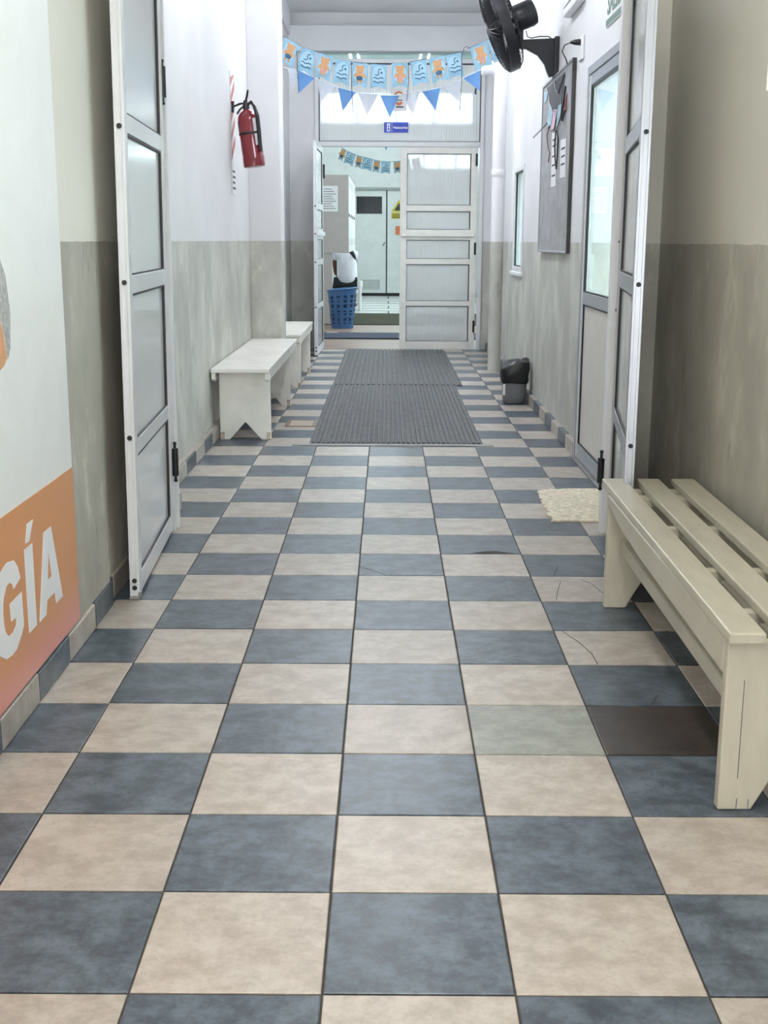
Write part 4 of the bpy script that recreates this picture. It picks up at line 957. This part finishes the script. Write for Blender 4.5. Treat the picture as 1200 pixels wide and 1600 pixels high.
skin_mesh('t_shirt', [(PX+.03, PY, .47), (PX+.03, PY+.03, .70), (PX+.02, PY+.085, .92), (PX+.015, PY+.14, 1.055), (PX-.185, PY+.14, 1.02), (PX-.22, PY+.13, .90), (PX+.17, PY+.17, 1.03), (PX+.17, PY+.28, .93), (PX+.02, PY+.18, 1.10)],
          [(0, 1), (1, 2), (2, 3), (3, 4), (4, 5), (3, 6), (6, 7), (3, 8)], [(.225, .15), (.21, .145), (.205, .135), (.18, .11), .095, .085, .085, .075, .07], 'shirt', pr)
skin_mesh('shorts', [(PX, PY+.0, .475), (PX-.10, PY+.08, .50), (PX-.135, PY+.36, .50), (PX+.10, PY+.08, .50), (PX+.135, PY+.36, .50)], [(0, 1), (1, 2), (0, 3), (3, 4)], [(.19, .11), .11, .09, .11, .09], 'dark', pr)
skin_mesh('hair', [(PX+.02, PY+.225, 1.27), (PX+.03, PY+.19, 1.18), (PX+.10, PY+.07, 1.09), (PX+.165, PY+.02, .99), (PX+.19, PY+.02, .93)], [(0, 1), (1, 2), (2, 3), (3, 4)], [.105, .09, .05, .035, .018], 'hairb', pr)
# white plastic stool they sit on
so = thing('plastic_stool', (PX+.02, PY, 0), 'white plastic stool under the seated person', 'stool')
loft([rsq(PX+.03, PY+.02, .24, .20, .32), rsq(PX+.03, PY+.02, .245, .205, .33), rsq(PX+.03, PY+.02, .24, .20, .345)]).build('seat', 'cabwhite', so, smooth=True)
for sx in (-1, 1):
    for sy in (-1, 1): MB().tube([(PX+.03+sx*.20, PY+.02+sy*.16, .33), (PX+.03+sx*.245, PY+.02+sy*.19, .001)], [.026, .022], 10).build('leg', 'cabwhite', so, smooth=True)
tb = thing('white_post', (-.395, 21.05, 0), 'slim white post with rounded top beside the seated person', 'post')
MB().lathe([(.03, .001), (.034, .40), (.05, .46), (.05, .54), (.035, .56)], 16, (-.40, 21.05, 0)).build('body', 'cabwhite', tb, smooth=True)

# ================================================================== OUTSIDE COURTYARD (seen through right-hand glass)
tag(bx('ground', 'concrete', None, 1.51, 6.2, -6, 14, -.12, -.02), 'pale concrete courtyard outside the glass door', 'ground', kind='structure')
tag(bx('wall_courtyard', 'outwall', None, 4.6, 4.8, -6, 22, -.02, 2.6), 'cream courtyard wall outside the glass door', 'wall', kind='structure')
tag(bx('wall_courtyard_end', 'outwall', None, 1.54, 4.6, 13.0, 13.099, -.02, 4.0), 'cream end wall of the courtyard with added panels', 'wall', kind='structure')
tag(MB().box(-1.8, -1.05, 13.0, 13.099, -.02, CEILF).box(-1.05, 2.4, 13.0, 13.099, CEIL+.15, CEILF).build('wall_far_front', 'farwall'), 'pale front wall of the changing room around the door', 'wall', kind='structure')
def poster(x0, x1, z0, z1, mat, label):  # added panels standing in for likely reflections in the door glass
    o = bx('reflection_panel', mat, None, x0, x1, 12.985, 12.999, z0, z1); tag(o, label, 'poster'); return o
poster(2.50, 2.60, 2.72, 3.05, 'bluepanel', 'upper added blue panel standing in for a reflection in the glass door')
poster(2.64, 2.85, 2.10, 2.48, 'bluepanel', 'lower added blue panel standing in for a reflection in the glass door')
poster(2.72, 2.95, 2.95, 3.40, 'creampanel', 'added cream panel standing in for a reflection in the glass door')

# ================================================================== ADDED CEILING LAMPS (out of view, put in to light the rooms)
def add_fill_lamp(x, y, mat, label, z=CEIL, L=1.2, rot=0, drop=0):
    t = thing('added_ceiling_lamp', (x, y, z), label, 'lamp', 'added fluorescent ceiling lamps'); t.rotation_euler[2] = rot
    bx('housing', 'white2', t, -.028, .028, -L/2, L/2, -.05-drop, -.001-drop, .006, True)
    if drop:
        for s_ in (-1, 1): MB().cyl((0, s_*L*.4, -drop), (0, s_*L*.4, -.001), .005, 8).build('rod', 'alu2', t, local=True)
    for s_ in (-1, 1): MB().cyl((s_*.055, -L/2+.03, -.035-drop), (s_*.055, L/2-.03, -.035-drop), .018, 10).build('tube', mat, t, local=True)
    return t
add_fill_lamp(.1, 5.2, 'fill_tube_cool', 'added fluorescent ceiling lamp just past the near double door', drop=.15)
add_fill_lamp(.1, 7.9, 'fill_tube_cool', 'added fluorescent ceiling lamp above the noticeboard', drop=.15)
add_fill_lamp(-.35, 10.0, 'fill_tube_cool', 'left added fluorescent ceiling lamp of the pair nearest the far door', drop=.08); add_fill_lamp(.6, 10.0, 'fill_tube_cool', 'right added fluorescent ceiling lamp of the pair nearest the far door', drop=.08)
add_fill_lamp(.0, -.2, 'fill_tube_near', 'added fluorescent ceiling lamp above the slatted bench')
add_fill_lamp(.0, -2.0, 'fill_tube_near', 'added fluorescent ceiling lamp behind the camera')
for y, lab in ((15.5, 'added fluorescent lamp just inside the changing room'), (19.5, 'added fluorescent lamp in the middle of changing room'), (24, 'added fluorescent lamp before the back doors')): add_fill_lamp(.3, y, 'fill_tube_far', lab, CEILF, 1.5)
